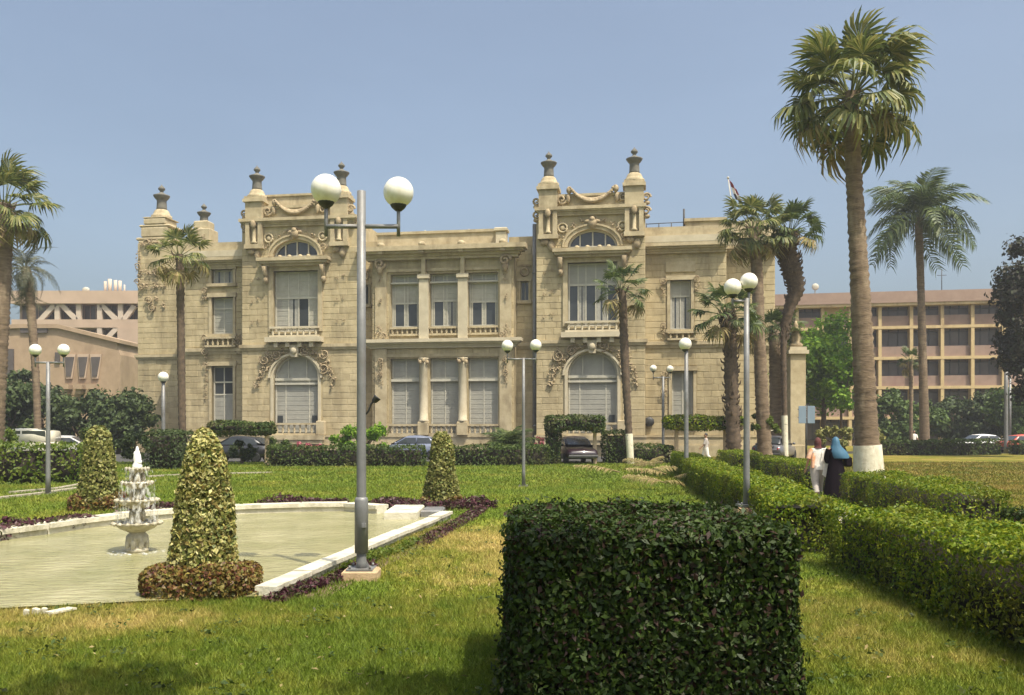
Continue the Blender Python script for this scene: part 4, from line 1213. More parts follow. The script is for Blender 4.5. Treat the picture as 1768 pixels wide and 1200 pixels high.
# bare soil under the bronze border
def border(poly, w, soil_z=0.006):
    L_, R_ = [], []
    for i, p in enumerate(poly):
        a = poly[max(i-1, 0)]; c = poly[min(i+1, len(poly)-1)]
        d = Vector((c[0]-a[0], c[1]-a[1], 0)).normalized(); s = Vector((-d.y, d.x, 0)) * w/2
        L_.append((p[0]-s.x, p[1]-s.y)); R_.append((p[0]+s.x, p[1]+s.y))
    return L_ + R_[::-1]

RIM = [tuple(G(px, py, .15)[:2]) for px, py in ((458, 1010), (545, 973), (620, 943), (700, 911), (772, 882))]
FAR = [tuple(G(px, py, .22)[:2]) for px, py in ((-420, 985), (-260, 952), (-120, 929), (0, 911), (70, 903), (135, 894), (205, 886), (300, 878), (420, 871), (520, 868), (600, 867), (660, 871))]
STEP = [tuple(G(668, 884, .1)[:2]), tuple(G(735, 886, .1)[:2])]
NEAR = [(-3.8,9.15),(-5.2,8.75),(-7.5,8.6),(-9.8,8.7)]
WATER = FAR + STEP + RIM[::-1] + NEAR
b = MB(); b.add([(x, y, 0.035) for x, y in WATER], [tuple(range(len(WATER)))])
bm = bmesh.new(); me = b.mesh('water', MT['water'], False); bm.from_mesh(me); bmesh.ops.triangulate(bm, faces=bm.faces); bm.to_mesh(me); bm.free()
tag(link_mesh('water', me), kind='structure')
pool = thing('fountain_pool', 'low whitewashed stone rim curving around the murky green fountain pool', 'pool', (0, 0, 0))
def coping(pts, w, h, ln, name='coping_stone'):
    g = random.Random(len(pts))
    for p, q in zip(pts, pts[1:]):
        p = Vector((*p, 0)); q = Vector((*q, 0)); n = max(1, round((q-p).length / ln))
        for i in range(n):
            a = p.lerp(q, i/n); c = p.lerp(q, (i+1)/n); d = (c - a).normalized(); s = Vector((-d.y, d.x, 0))
            hh = h + g.uniform(-.012, .012); e = d * .006
            b = MB()
            b.slab([a - s*w/2 + e, c - s*w/2 - e, c + s*w/2 - e, a + s*w/2 + e], 0.0, hh*0.62)
            b.slab([a - s*(w/2+.045) + e, c - s*(w/2+.045) - e, c + s*(w/2+.045) - e, a + s*(w/2+.045) + e], hh*0.62, hh)
            b.build(name, MT['white_stone'], pool)
coping(FAR, .30, .22, .95); coping([RIM[0], RIM[2], RIM[4]], .15, .14, 1.05)
b = MB(); q = G(663, 900); w_ = G(720, 900).x - q.x; b.box(q.x, q.y, 0, q.x+w_, q.y+1.5, .20, bev=.03); b.build('step_block', MT['white_stone'], pool)
b = MB(); b.box(q.x+w_+.02, q.y+.5, 0, q.x+w_+.45, q.y+1.4, .17, bev=.03); b.build('step_block', MT['pole'], pool)
coping([tuple(G(84, 1065)[:2]), tuple(G(126, 1056)[:2])], .035, .035, .5)
# broken bits of the sunken near rim
g = random.Random(4)
for px, py, s in ((45, 1064, .025), (62, 1062, .035), (76, 1061, .025)):
    c = G(px, py); b = MB(); b.box(-s, -s*.6, 0, s, s*.6, .07, bev=.01); o = b.build('rubble', MT['white_stone'], pool, c); o.rotation_euler = (0, .1, g.uniform(-.5, .5))

# purple border plants outside the rim
def border_plants(name, poly, w, n, leaf, h, m, seed):
    g_ = np.random.default_rng(seed)
    P_ = [Vector((*p, 0)) for p in poly]; seg = np.array([(q-p).length for p, q in zip(P_, P_[1:])])
    k = g_.choice(len(seg), n, p=seg/seg.sum()); t = g_.random(n)
    A = np.array([tuple(p) for p in P_]); a = A[k]; c = A[k+1]; d = unit(c - a); s = np.stack([-d[:,1], d[:,0], 0*d[:,0]], 1)
    p = a + (c - a) * t[:, None] + s * ((g_.random(n) - .5) * w)[:, None]
    p[:, 2] = h * (0.15 + 0.85 * g_.random(n)) * (0.65 + 0.5 * lump(p * np.array([1, 1, 0]), 3.5, 1.0, seed).clip(-.8, .9))
    p[:, 2] = np.maximum(p[:, 2], .02)
    V, Q = leaf_quads(p, np.tile([0, 0, 1.0], (n, 1)), leaf, ratio=.38, jit=.9)
    return tag(link_mesh(name, np_mesh(name, V, Q, MT[m])), kind='stuff')
off = lambda pts, dx, dy: [(x+dx, y+dy) for x, y in pts]
sheet('flower_bed', border(off(FAR[:-1], -.1, .62), .7), .006, 'soil')
sheet('flower_bed', border([(x+.38, y) for x, y in RIM], .5), .006, 'soil')
sheet('flower_bed', border([(-3.1,20.4),(-2.0,20.2),(-.6,20.6)], 1.3), .007, 'soil')
border_plants('purple_border', off(FAR[:-1], -.1, .62), .8, 12000, .10, .34, 'purple', 1)
border_plants('purple_border', [(-3.2,20.6),(-2.0,20.2),(-.5,20.7)], 1.2, 5000, .10, .30, 'purple', 2)
border_plants('purple_border', [(-2.5,9.2),(-2.15,10.4),(-1.85,11.6)], .26, 1700, .07, .13, 'purple', 3)
border_plants('purple_border', [(-1.45,13.8),(-1.2,15.6),(-.95,17.5),(-.65,20.4)], .34, 3000, .08, .17, 'purple', 4)
border_plants('border_weeds', [(-2.1,11.0),(-1.85,12.4),(-1.5,14.2)], .24, 900, .07, .18, 'hedge_bright', 5)

# ------------------------------------------------------------------ fountain
fb = G(237, 957)
FS = .87
ft = thing('fountain', 'pale marble tiered fountain with overflowing bowls standing in the pool', 'fountain', (fb.x, fb.y, 0.03)); ft.scale = (FS*.9, FS*.9, FS)
def bowl(r, z, d, th=.035):
    return [(r*.16, z-d), (r*.30, z-d*.95), (r*.72, z-d*.55), (r*.97, z-d*.12), (r, z), (r-th, z), (r*.7, z-d*.38), (r*.2, z-d*.55)]
b = MB(); b.lathe([(.20,0),(.21,.06),(.16,.10),(.15,.13),(.20,.2),(.19,.28),(.11,.36),(.14,.44)], 16)
for k in range(8): a = k*PI/4; b.ball((.17*math.cos(a), .17*math.sin(a), .14), (.055,.055,.12), 6, 5)
b.build('pedestal', MT['marble'], ft)
tiers = [(.42, .50, .18), (.37, .88, .16), (.27, 1.17, .13), (.20, 1.40, .10)]
for i, (r, z, d) in enumerate(tiers):
    q = MB(); q.lathe(bowl(r, z, d), 28)
    for k in range(16): a = k*PI/8; q.ball((r*math.cos(a)*.97, r*math.sin(a)*.97, z-.015), (.05*r/.4,.05*r/.4,.035), 6, 4)
    q.build('bowl', MT['marble'], ft)
    if i < 3:
        z1 = tiers[i+1][1] - tiers[i+1][2]
        q = MB(); q.lathe([(.10-.02*i, z-d*.5), (.07, z+.02), (.09-.015*i, (z+z1)/2), (.06, z1+.01)], 12); q.build('stem', MT['marble'], ft)
        for k in range(4):
            a = k*PI/2+.5; c = MB(); c.ball((.10*math.cos(a), .10*math.sin(a), (z+z1)/2), (.05,.05,.11), 6, 5); c.build('carved_figure', MT['marble'], ft, fix=False)
q = MB(); q.lathe([(.085,1.36),(.09,1.44),(.06,1.5),(.075,1.55),(.06,1.62),(.03,1.70),(.012,1.76)], 10); q.ball((.035,-.02,1.50), (.06,.05,.05)); q.ball((-.02,0,1.63), (.05,.05,.055)); q.build('statue', MT['statue'], ft, fix=False)
for i in range(1, 4):
    r, z, d = tiers[i]; r1, z1, _ = tiers[i-1]
    vs, fs = [], []; n = 30; m_ = 6
    for j in range(m_+1):
        t = j / m_
        for k in range(n):
            a = 2*PI*k/n; rr = r + .012 + (min(r1-.06, r+.05) - r) * t**.5 * (1 + .1*math.sin(k*2.7)); 
            vs.append((rr*math.cos(a), rr*math.sin(a), z + .008 - (z - z1) * t**1.5))
    for j in range(m_):
        for k in range(n): fs.append((j*n+k, j*n+(k+1) % n, (j+1)*n+(k+1) % n, (j+1)*n+k))
    q = MB(); q.add(vs, fs, 0, True); q.build('falling_water', MT['falling'], ft, fix=False)
q = MB(); g = random.Random(3)
for k in range(40):
    a = g.uniform(0, 2*PI); r = g.uniform(.25, .5); q.ball((r*math.cos(a), r*math.sin(a), .012), (.05,.03,.012), 6, 4)
for k in range(90):
    i = g.randrange(1, 4); r, z, d = tiers[i]; z1 = tiers[i-1][1]; a = g.uniform(0, 2*PI); t = g.random(); rr = r + .02 + .12*t**.5*g.random()
    s = g.uniform(.004, .010); q.ball((rr*math.cos(a), rr*math.sin(a), z - (z-z1)*t**1.4), (s, s, s*1.6), 5, 4)
q.build('splash_foam', MT['falling'], ft, fix=False)['kind'] = 'stuff'

# ------------------------------------------------------------------ street lamps
def lamp(label, base, globes, pole, arm=None, plinth=None, sleeve=None, gr=0.17, name='street_lamp', top_over=0.0):
    """globes = [(dx, z)], pole = [(z, r)...]; lamp > pole, arm, globe (> cup), base_plate"""
    t = thing(name, label, 'street lamp', base, 0, 'globe street lamps in the garden')
    b = MB(); b.tube([(0, 0, z) for z, r in pole], [r for z, r in pole], 14); b.build('pole', MT['pole'], t)
    z0 = pole[0][0]
    b = MB(); b.box(-.16, -.16, z0-.02, .16, .16, z0+.02)
    for sx in (-1, 1):
        for sy in (-1, 1): b.tube([(sx*.12, sy*.12, z0+.02), (sx*.12, sy*.12, z0+.06)], .015, 6)
    for k in range(4):
        a = k*PI/2 + PI/4
        b.prism([(0, z0+.02), (.11, z0+.02), (0, z0+.2)], -.006, .006)
    b.build('base_plate', MT['pole'], t)
    if sleeve:
        za, zb, r = sleeve; b = MB(); b.lathe([(r,za),(r,zb-.03),(r*.9,zb),(r*.72,zb+.01)], 16); b.box(r*.6-.03, -r*.95-.02, (za+zb)/2-.02, r*.6+.02, -r*.6, (za+zb)/2+.03); b.build('sleeve', MT['pole'], t)
    if plinth:
        w, h = plinth; b = MB(); b.box(-w/2, -w*.42, -.05, w/2, w*.42, h, bev=.03); b.build('concrete_footing', MT['concrete'], t)
    for dx, gz in globes:
        if arm is not None and abs(dx) > .02:
            b = MB(); s = 1 if dx > 0 else -1
            b.tube([(0, 0, arm), (dx, 0, arm)], .028, 8); b.tube([(dx, 0, arm-.12), (dx, 0, gz-gr*.98)], .022, 8); b.build('arm', MT['pole'], t)
        b = MB(); n = 24
        b.lathe([(max(gr*math.sin(a), .004), -gr*math.cos(a)) for a in np.linspace(.28, PI, 16)], n)
        o = b.build('globe', MT['globe'], t, (dx, 0, gz))
        c = MB(); c.lathe([(gr*.20,-gr*1.25),(gr*.42,-gr*1.06),(gr*.52,-gr*.92),(gr*.56,-gr*.80),(gr*.45,-gr*.78)], 14); c.build('globe_cup', MT['dark_metal'], o)
    return t

def lamp_px(label, px, base_py, globes_px, gr_px, w_px, top_py=None, arm_py=None, y=None, z0=0.0, **kw):
    base = G(px, base_py) if y is None else Vector(((px-CX)/F*y, y, 0))
    y = base.y; s = y / F
    gl = [((gx - px)*s, EYE + (HY-gy)*s) for gx, gy in globes_px]
    tz = EYE + (HY-top_py)*s if top_py else max(z for _, z in gl) - gr_px*s*.9
    r = w_px*s/2
    return lamp(label, base, gl, [(z0, r*1.15), (.5+z0, r), (tz*.6, r*.9), (tz, r*.8)], arm=EYE+(HY-arm_py)*s if arm_py else None, gr=gr_px*s, **kw)

L1 = G(624, 1000); s1 = L1.y / F
lamp('tall grey lamp post with two globes on a crossbar, concrete footing beside the pool', L1,
     [((563-624)*s1, EYE+(HY-327)*s1), ((688-624)*s1, EYE+(HY-332)*s1)],
     [(.12, .075), (.20, .06), (.9, .058), (2.6, .054), (EYE+(HY-330)*s1, .052)], arm=EYE+(HY-391)*s1, gr=26*s1,
     plinth=(.42, .13), sleeve=(.32, .98, .082))
sp = thing('floodlight', 'small dark floodlight on a bent bracket halfway up the tall lamp post', 'floodlight', (L1.x+.06, L1.y, EYE+(HY-712)*s1))
b = MB(); b.tube([(0,0,-.02),(.03,-.02,.02),(.06,-.03,.10),(.09,-.04,.13)], .011, 6); b.build('bracket', MT['dark_metal'], sp)
b = MB(); b.lathe([(.02,0),(.035,.02),(.045,.07),(.05,.08)], 10); o = b.build('lamp_head', MT['dark_metal'], sp, (.09,-.04,.12)); o.rotation_euler = (0, R(40), 0)
lamp_px('slim grey lamp post with two globes, left of the fountain before the dark trees', 83, 853, [(61, 604), (110, 604)], 10, 8, top_py=625, arm_py=626)
lamp_px('single white globe lamp standing against the left end of the palace', 282, 0, [(282, 651)], 9, 7, y=50)
lamp_px('two globe lamp in the middle of the lawn before the palace centre', 904, 840, [(876, 597), (925, 596)], 10, 6, top_py=618, arm_py=620)
lamp_px('single globe lamp rising out of the clipped hedge left of the palm group', 1185, 830, [(1183, 594)], 11, 8)
lamp_px('nearest right hand lamp with two big globes, foot in front of the path hedge', 1289, 0, [(1265, 496), (1293, 486)], 15, 11, top_py=515, arm_py=520, y=16.0, z0=.44, plinth=(.4, .42))
lamp_px('thin lamp with two small globes before the right tower', 1145, 797, [(1128, 636), (1157, 637)], 6, 5, top_py=650, arm_py=652)
lamp_px('very small white globe lamp right of the big palm, by the shrubs', 1548, 768, [(1548, 706)], 5.5, 5)
lamp_px('single globe lamp at the far right, left of the bronze tree', 1737, 783, [(1735, 612)], 7, 7)
lamp_px('short lamp with dark lantern head beside the spiky plant by the palace', 879, 776, [(880, 712)], 6, 5)
t = thing('pole', 'bare thin grey pole right next to the far right globe lamp', 'pole', G(1744, 781))
b = MB(); b.tube([(0,0,0),(0,0,6.0)], .09, 8); b.build('shaft', MT['pole'], t); b = MB(); b.lathe([(.17,0),(.17,.12),(.1,.15)], 10); b.build('base_plate', MT['pole'], t)

# ------------------------------------------------------------------ clipped hedges and topiary
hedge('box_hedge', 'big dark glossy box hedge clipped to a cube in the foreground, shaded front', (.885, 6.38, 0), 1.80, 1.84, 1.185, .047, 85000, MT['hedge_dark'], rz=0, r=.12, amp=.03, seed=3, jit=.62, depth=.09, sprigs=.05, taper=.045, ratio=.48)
HW_ = 1.15
hedge_line('box_hedge', 'long low clipped hedge left of the path, lamp post before it', (4.08, 12.8), (7.5, 38.8), 1.0, .80, .060, 1150, MT['hedge_mid'], 5, sprigs=.05, bend=lambda x: -.36*np.exp(-((x+8)/4.5)**2))
hedge_line('box_hedge', 'near right hedge with bright top and dark left flank, running out of the picture', (4.72, 11.75), (4.55, 4.6), 1.2, .82, .050, 1600, MT['hedge_mid'], 6, sprigs=.07, amp=.075, depth=.11)
hedge_line('box_hedge', 'clipped hedge right of the two walking women, ending before the open lawn', (8.55, 21.7), (7.75, 14.6), 1.0, .80, .055, 800, MT['hedge_mid'], 7, sprigs=.08, amp=.09)
hedge_line('box_hedge', 'short hedge behind the two women on the right side of the path', (9.85, 35), (8.95, 25.5), 1.1, .82, .065, 500, MT['hedge_mid'], 8)
hedge_line('box_hedge', 'smallest piece of hedge at the far end of the path', (10.6, 43.5), (10.1, 37.5), 1.1, .85, .08, 330, MT['hedge_mid'], 9)
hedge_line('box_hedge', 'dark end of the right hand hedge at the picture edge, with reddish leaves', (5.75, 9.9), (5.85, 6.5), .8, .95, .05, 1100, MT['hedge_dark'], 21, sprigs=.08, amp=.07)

def topiary(label, base, h, w0, w1, leaf, n, m, seed, skirt=None):
    t = thing('topiary', label, 'topiary', base)
    g = np.random.default_rng(seed)
    z = g.random(n) ** 1.15
    prof = w0/2 + (w1/2 - w0/2) * z ** 1.15
    cap = np.where(z > .86, np.sqrt(np.maximum(0, 1 - ((z - .86)/.14)**2 * .92)), 1.0)
    a = g.random(n) * 2*PI
    rr = prof * cap
    nn = np.stack([np.cos(a), np.sin(a), np.full(n, .15) + (z > .86)*1.0], 1)
    p = np.stack([rr*np.cos(a), rr*np.sin(a), z*h], 1)
    p += unit(nn) * (lump(p, 9, .035, seed) - .07 * g.random(n)**1.5 + .02)[:, None]
    V, Q = leaf_quads(p, nn, leaf, ratio=.62, jit=.8)
    link_mesh('foliage', np_mesh('foliage', V, Q, MT[m]), None, t)
    b = MB(); b.lathe([(w0/2*.55, 0), (w0/2*.66, h*.3), ((w0*.4+w1*.6)/2*.66, h*.7), (w1/2*.5, h*.86), (.03, h*.92)], 14); b.build('twig_core', MT['twig'], t)
    if skirt:
        w, sh, k = skirt
        q, n2 = rbox_points(w, w*.8, sh, min(w*.3, sh*.8), k, seed)
        rad = np.linalg.norm(q[:, :2], axis=1); mx = w*.5
        q[:, :2] *= (np.minimum(rad, mx) / np.maximum(rad, 1e-6))[:, None]
        q += n2 * (lump(q, 7, .05, seed+1) - .05*g.random(k))[:, None]
        q[:, 2] = np.maximum(q[:, 2], .02)
        V, Q = leaf_quads(q, n2, leaf*.85, ratio=.6, jit=.8)
        link_mesh('bronze_skirt', np_mesh('bronze_skirt', V, Q, MT['skirt']), None, t)
        b = MB(); b.lathe([(w*.30, 0), (w*.30, sh*.45), (w*.2, sh*.6)], 14); b.build('twig_base', MT['twig'], t)
    return t
topiary('tall golden topiary cone with a bronze skirt in front of the pool', (G(358, 1022).x, 9.75, 0), 1.82, .80, .27, .058, 15000, 'gold', 31, (1.3, .36, 6500))
topiary('golden topiary cone beyond the pool, left of the fountain', (G(180, 878).x, 20.0, 0), 1.86, .92, .40, .085, 6000, 'gold_far', 32, (1.25, .40, 2600))
topiary('small golden topiary cone at the far right corner of the pool', (G(762, 872).x, 21.2, 0), 1.72, .86, .36, .085, 6000, 'gold_far', 33, (1.1, .25, 1800))

# far hedges
def far_hedge(label, p0, p1, h, m='hedge_far', seed=51, w=1.1, leaf=.13, dens=170, **kw):
    return hedge_line('hedge', label, p0, p1, w, h, leaf, dens, MT[m], seed, amp=.10, depth=.16, r=.2, **kw)
far_hedge('long low hedge closing the lawn before the left half of the palace', G(462, 805), G(735, 805), 1.05, seed=51)
far_hedge('low hedge closing the lawn before the palace centre, right of the small topiary', G(770, 804), G(948, 803), 1.05, seed=52)
far_hedge('low hedge between the clipped block and the path', G(1092, 800), G(1158, 799), 1.0, seed=53)
far_hedge('clipped upright hedge block beside the palm in front of the right tower', G(1040, 800), G(1088, 800), 1.75, seed=54, m='hedge_far', w=1.3)
far_hedge('pale green low hedge at the left edge before the parked cars', G(-260, 842), G(150, 832), 1.35, seed=55, m='hedge_bright', w=1.3)
far_hedge('dark clipped hedge block below the left end of the palace', G(262, 809), G(322, 809), 1.75, seed=56, m='tree_dark', w=2.2)
far_hedge('dark low hedge behind the right hand lawn', G(1515, 786), G(1720, 785), 1.1, seed=57, m='hedge_far', w=1.5, leaf=.18, dens=110)
far_hedge('dark low hedge at the right edge behind the far lamp', G(1748, 785), G(1900, 785), 1.0, seed=58, m='hedge_far', w=1.5, leaf=.18, dens=110)

def arbour(label, x0, x1, ztop, zbot, post_px, y, m, seed, w=1.6, name='pergola'):
    """flat clipped canopy on posts"""
    c = Vector(((x0+x1)/2, y, 0)); t = thing(name, label, 'pergola', c)
    L_ = x1 - x0
    p, nn = rbox_points(L_, w, ztop-zbot, min(.3, (ztop-zbot)*.45), int(L_*900), seed, True)
    p += nn * (lump(p, 3.5, .12, seed) - .15*rng.random(len(p)))[:, None]; p[:, 2] += zbot
    V, Q = leaf_quads(p, nn, .14, ratio=.55, jit=.7)
    cv = box_v(L_-.5, w-.5, zbot+.22, ztop-.22)
    link_mesh('canopy', np_mesh('canopy', np.vstack([V, cv]), np.vstack([Q, BOXQ+len(V)]), [MT[m], MT['twig']], np.r_[np.zeros(len(Q), int), np.ones(6, int)]), None, t)
    for px in post_px:
        x = (px-CX)/F*y - c.x
        b = MB(); b.box(x-.09, -.09, 0, x+.09, .09, zbot+.3, bev=.015); b.build('post', MT['light_wood'], t)
    b = MB(); b.box(-L_/2+.2, -.06, zbot+.02, L_/2-.2, .06, zbot+.2); b.build('beam', MT['light_wood'], t)
    return t
def px_x(px, y): return (px-CX)/F*y
def px_z(py, y): return EYE + (HY-py)/F*y
Y_ = 46.5
arbour('green canopy clipped flat on posts over a dark car before the right tower', px_x(941, Y_), px_x(1045, Y_), px_z(718, Y_), px_z(744, Y_), (1027,), Y_, 'hedge_far', 61)
hedge('arbour_trunk', 'dense leafy trunk holding up the left end of the flat green canopy', (px_x(955, Y_), Y_, 0), .8, .8, px_z(736, Y_), .13, 1400, MT['hedge_far'], seed=62, cat='shrub', r=.2)
arbour('thin vine covered pergola right of the right tower, people beneath', px_x(1156, Y_), px_x(1298, Y_), px_z(718, Y_), px_z(742, Y_), (1168, 1252, 1292), Y_+1.5, 'hedge_mid', 63)
Y_ = 45.5
arbour('vine covered pergola at the left wing behind the tall golden topiary', px_x(362, Y_), px_x(472, Y_), px_z(728, Y_), px_z(750, Y_), (372, 461), Y_, 'hedge_far', 64)
# ------------------------------------------------------------------ palms
palm_px('tallest fan palm with thick trunk, whitewashed foot and full drooping crown', 30, [(1501, 834, 46), (1496, 740, 39), (1488, 560, 34), (1481, 420, 30), (1474, 300, 27), (1470, 215, 28)], (1469, 160), 124, 54, 'fan', 71, dry=3, emin=-46, paint=1.36, boots=26)
palm_px('feather palm with slim trunk and arching fronds before the ochre building', 66, [(1597, 784, 18), (1594, 650, 14), (1590, 500, 12), (1587, 410, 13)], (1586, 375), 102, 27, 'feather', 72, dry=0, emin=-24, paint=1.9, rough=.03, boots=8)
palm_px('thick fan palm hiding the right end of the palace, straight trunk, full crown', 49, [(1322, 800, 26), (1316, 700, 23), (1311, 580, 20), (1306, 450, 20)], (1300, 392), 64, 42, 'fan', 73, dry=5, emin=-56, boots=14)
palm_px('crooked fan palm with shaggy bent upper trunk beside the thick one', 50, [(1356, 800, 9), (1354, 680, 9), (1353, 590, 11), (1362, 535, 19), (1374, 498, 29), (1366, 462, 36), (1359, 436, 32)], (1362, 398), 56, 34, 'fan_dark', 74, dry=3, emin=-40, paint=3.0, bark='palm_bark_red', boots=20, rough=.14, shag_=(160, 6.5))
palm_px('short fan palm with reddish shaggy trunk left of the thick palm', 47, [(1268, 805, 26), (1264, 700, 25), (1260, 575, 23)], (1254, 540), 66, 30, 'fan_dark', 75, dry=2, emin=-35, bark='palm_bark_red', rough=.14, boots=14, shag_=(150, 1.5))
palm_px('low fan palm half hidden behind the two palm trunks', 54, [(1340, 790, 22), (1338, 600, 20)], (1336, 575), 50, 32, 'fan_dark', 76, dry=2, emin=-30)
palm_px('slender fan palm standing in front of the right tower', 46.6, [(1089, 801, 10), (1083, 700, 13), (1078, 600, 15), (1075, 520, 14)], (1072, 497), 50, 22, 'fan_dark', 77, dry=3, emin=-45, paint=1.75, bark='palm_bark_red', rough=.10, boots=8)
palm_px('slender fan palm in front of the left wing of the palace', 43, [(317, 806, 11), (314, 700, 13), (312, 560, 13), (311, 462, 14)], (309, 440), 52, 26, 'fan', 78, dry=6, emin=-50, paint=1.1, bark='palm_bark_red', rough=.08, boots=8)
palm_px('tall fan palm cut by the left edge of the picture', 45, [(-14, 806, 34), (-6, 650, 32), (2, 500, 30), (6, 400, 30)], (6, 352), 82, 40, 'fan', 79, dry=7, emin=-60, bark='palm_bark', boots=20)
palm_px('shaggy grey feather palm with hanging fronds behind the left edge palm', 54, [(66, 790, 12), (62, 650, 12), (50, 500, 16)], (44, 462), 62, 34, 'feather_grey', 80, dry=0, emin=-80)
palm_px('small young palm before the ochre building, left of the feather palm', 72, [(1573, 778, 6), (1573, 640, 6)], (1573, 622), 26, 20, 'fan_dark', 81, dry=3, emin=-40)
frs = [(1070, 824, 2.9, 1.0), (1105, 826, .4, .9), (1130, 812, 2.2, 1.1), (1150, 828, 3.6, 1.0), (1165, 834, 5.2, .9), (1120, 806, 1.0, 1.0), (1180, 850, 4.2, .8), (1092, 812, 5.6, .9), (1150, 845, 2.6, .8)]
for i, (px, py, a, s) in enumerate(frs):
    o = link_mesh('dry_frond', frond_mesh('feather_dry', i % 3), None, None, Vector((0, 0, .07)) + G(px, py, .03) + Vector((0, 0, .12)))
    o.rotation_euler = (.35*math.sin(i*2.1), R(-3), a); o.scale = (s*.8, s*.8, s*.6)
    tag(o, 'dry palm frond lying in a heap on the lawn by the path hedge', 'palm frond', 'fallen dry fronds on the lawn')

# ------------------------------------------------------------------ trees and shrubs
def tree_px(label, px, y, top_py, bot_py, half_w, seed, m='tree_dark', leaf=.35, n=5000, depth=1.0, **kw):
    s = y / F
    zt = EYE + (HY-top_py)*s; zb = max(EYE + (HY-bot_py)*s, .2); rx = half_w*s
    dz, rz_ = (zt+zb)/2, (zt-zb)/2
    return tree(kw.pop('name', 'tree'), label, ((px-CX)*s, y, 0), max(.4, zb + rz_*.5), max(.08, rx*.07), (dz, rx, rx*depth, rz_*.86), leaf, n, MT[m], seed, **kw)
left = [(15, 66, 655, 775, 55, 'dark bushy tree at the left edge behind the parked cars'), (75, 70, 662, 785, 62, 'broad dark tree left of centre among the left trees, behind the globe lamp'), (140, 68, 672, 790, 58, 'dark tree behind the golden topiary beyond the pool'), (205, 66, 668, 790, 55, 'dark tree touching the left corner of the palace')]
for i, (px, y, a, b_, hw, lab) in enumerate(left): tree_px(lab, px, y, a, b_, hw, 100+i, 'tree_dark', .34, 6500, clump_n=26)
tree_px('narrow dark conifer like tree rising before the brown building', 40, 78, 632, 700, 20, 105, 'tree_dark', .34, 1800)
tree_px('small flat topped bright tree at the far left edge', 2, 44, 737, 772, 28, 106, 'hedge_bright', .14, 2400, depth=.8, clump_n=14)
tree_px('olive rounded shrub peeping out behind the golden topiary beyond the pool', 160, 44, 735, 790, 30, 107, 'hedge_far', .16, 2400, name='shrub', cat='shrub', clump_n=14)
tree_px('dark reddish shrub between the topiary and the palace corner', 232, 46, 738, 792, 30, 108, 'tree_dark', .18, 2400, name='shrub', cat='shrub', clump_n=14)
tree_px('tall bright green tree between the palace and the ochre building', 1420, 72, 545, 705, 62, 110, 'tree_bright', .34, 9000, clump_n=32, clump_r=1.4)
tree_px('lower bright green tree left of the tallest palm trunk', 1450, 68, 590, 720, 34, 111, 'tree_bright', .30, 3200, clump_n=18)
tree_px('dark green tree behind the palm trunks at the end of the palace', 1345, 62, 540, 740, 34, 112, 'tree_mid', .30, 3600, clump_n=18)
tree_px('tall bronze leaved tree cut by the right edge of the picture', 1775, 58, 368, 720, 50, 113, 'tree_brown', .30, 9500, clump_n=44, clump_r=.95)
rt = [(1535, 80, 668, 772, 42, 'tree_mid', 'dark bushy tree just right of the tallest palm trunk'), (1590, 84, 690, 775, 40, 'tree_mid', 'low bushy tree behind the feather palm trunk'), (1650, 86, 688, 768, 46, 'tree_dark', 'dark wide tree behind the white car'), (1705, 84, 672, 772, 42, 'tree_dark', 'dark tree left of the far right globe lamp'), (1755, 80, 655, 775, 40, 'tree_mid', 'leafy tree under the bronze tree at the right edge')]
for i, (px, y, a, b_, hw, m, lab) in enumerate(rt): tree_px(lab, px, y, a, b_, hw, 120+i, m, .38, 4200, clump_n=22)
tree_px('white stemmed tree clipped to a flat umbrella crown beside the palm group', 1322, 49.5, 714, 750, 36, 130, 'hedge_bright', .15, 3000, depth=.8, clump_n=16, bark='whitewash')
tree_px('clipped yellow green shrub left of the tallest palm foot', 1440, 56, 735, 772, 34, 131, 'gold_far', .2, 2600, name='shrub', cat='shrub', clump_n=14)
tree_px('clipped yellow green shrub peeping out right of the tallest palm foot', 1512, 56, 735, 775, 14, 132, 'gold_far', .2, 1000, name='shrub', cat='shrub', clump_n=8)
tree_px('bright green bush behind the tall lamp post at the palace foot', 622, 50, 726, 790, 50, 133, 'tree_bright', .18, 4200, name='bush', cat='bush', clump_n=22)
tree_px('red flowering bush at the foot of the right tower beside the pipe', 932, 49.5, 752, 790, 9, 134, 'pink', .12, 700, name='bush', cat='bush', clump_n=8)
tree_px('pink flowering bougainvillea bush under the left arched window', 535, 51, 762, 792, 32, 135, 'pink', .14, 2200, name='bush', cat='bush', clump_n=14)
tree_px('tangled bush and twigs under the left pergola', 418, 46.5, 755, 800, 28, 136, 'tree_dark', .14, 1800, name='bush', cat='bush', clump_n=12)
tree_px('leafy bush right of the left pergola', 480, 48, 752, 800, 18, 137, 'hedge_far', .14, 1400, name='bush', cat='bush', clump_n=10)
# spiky plant: a rosette of feather fronds
sp_ = thing('spiky_plant', 'dark green spiky plant of arching fronds before the palace centre', 'plant', (px_x(880, 50), 50, 0))
g = random.Random(9)
for i in range(34):
    o = bpy.data.objects.new('frond', frond_mesh('feather', i % 4)); COL.objects.link(o); o.parent = sp_
    az, el, s = i*2.4, R(88 - i*2.4), .62*g.uniform(.8, 1.1)
    o.matrix_local = Matrix.Translation((0, 0, .3)) @ Matrix.Rotation(az, 4, 'Z') @ Matrix.Rotation(-el, 4, 'Y') @ Matrix.Scale(s, 4)
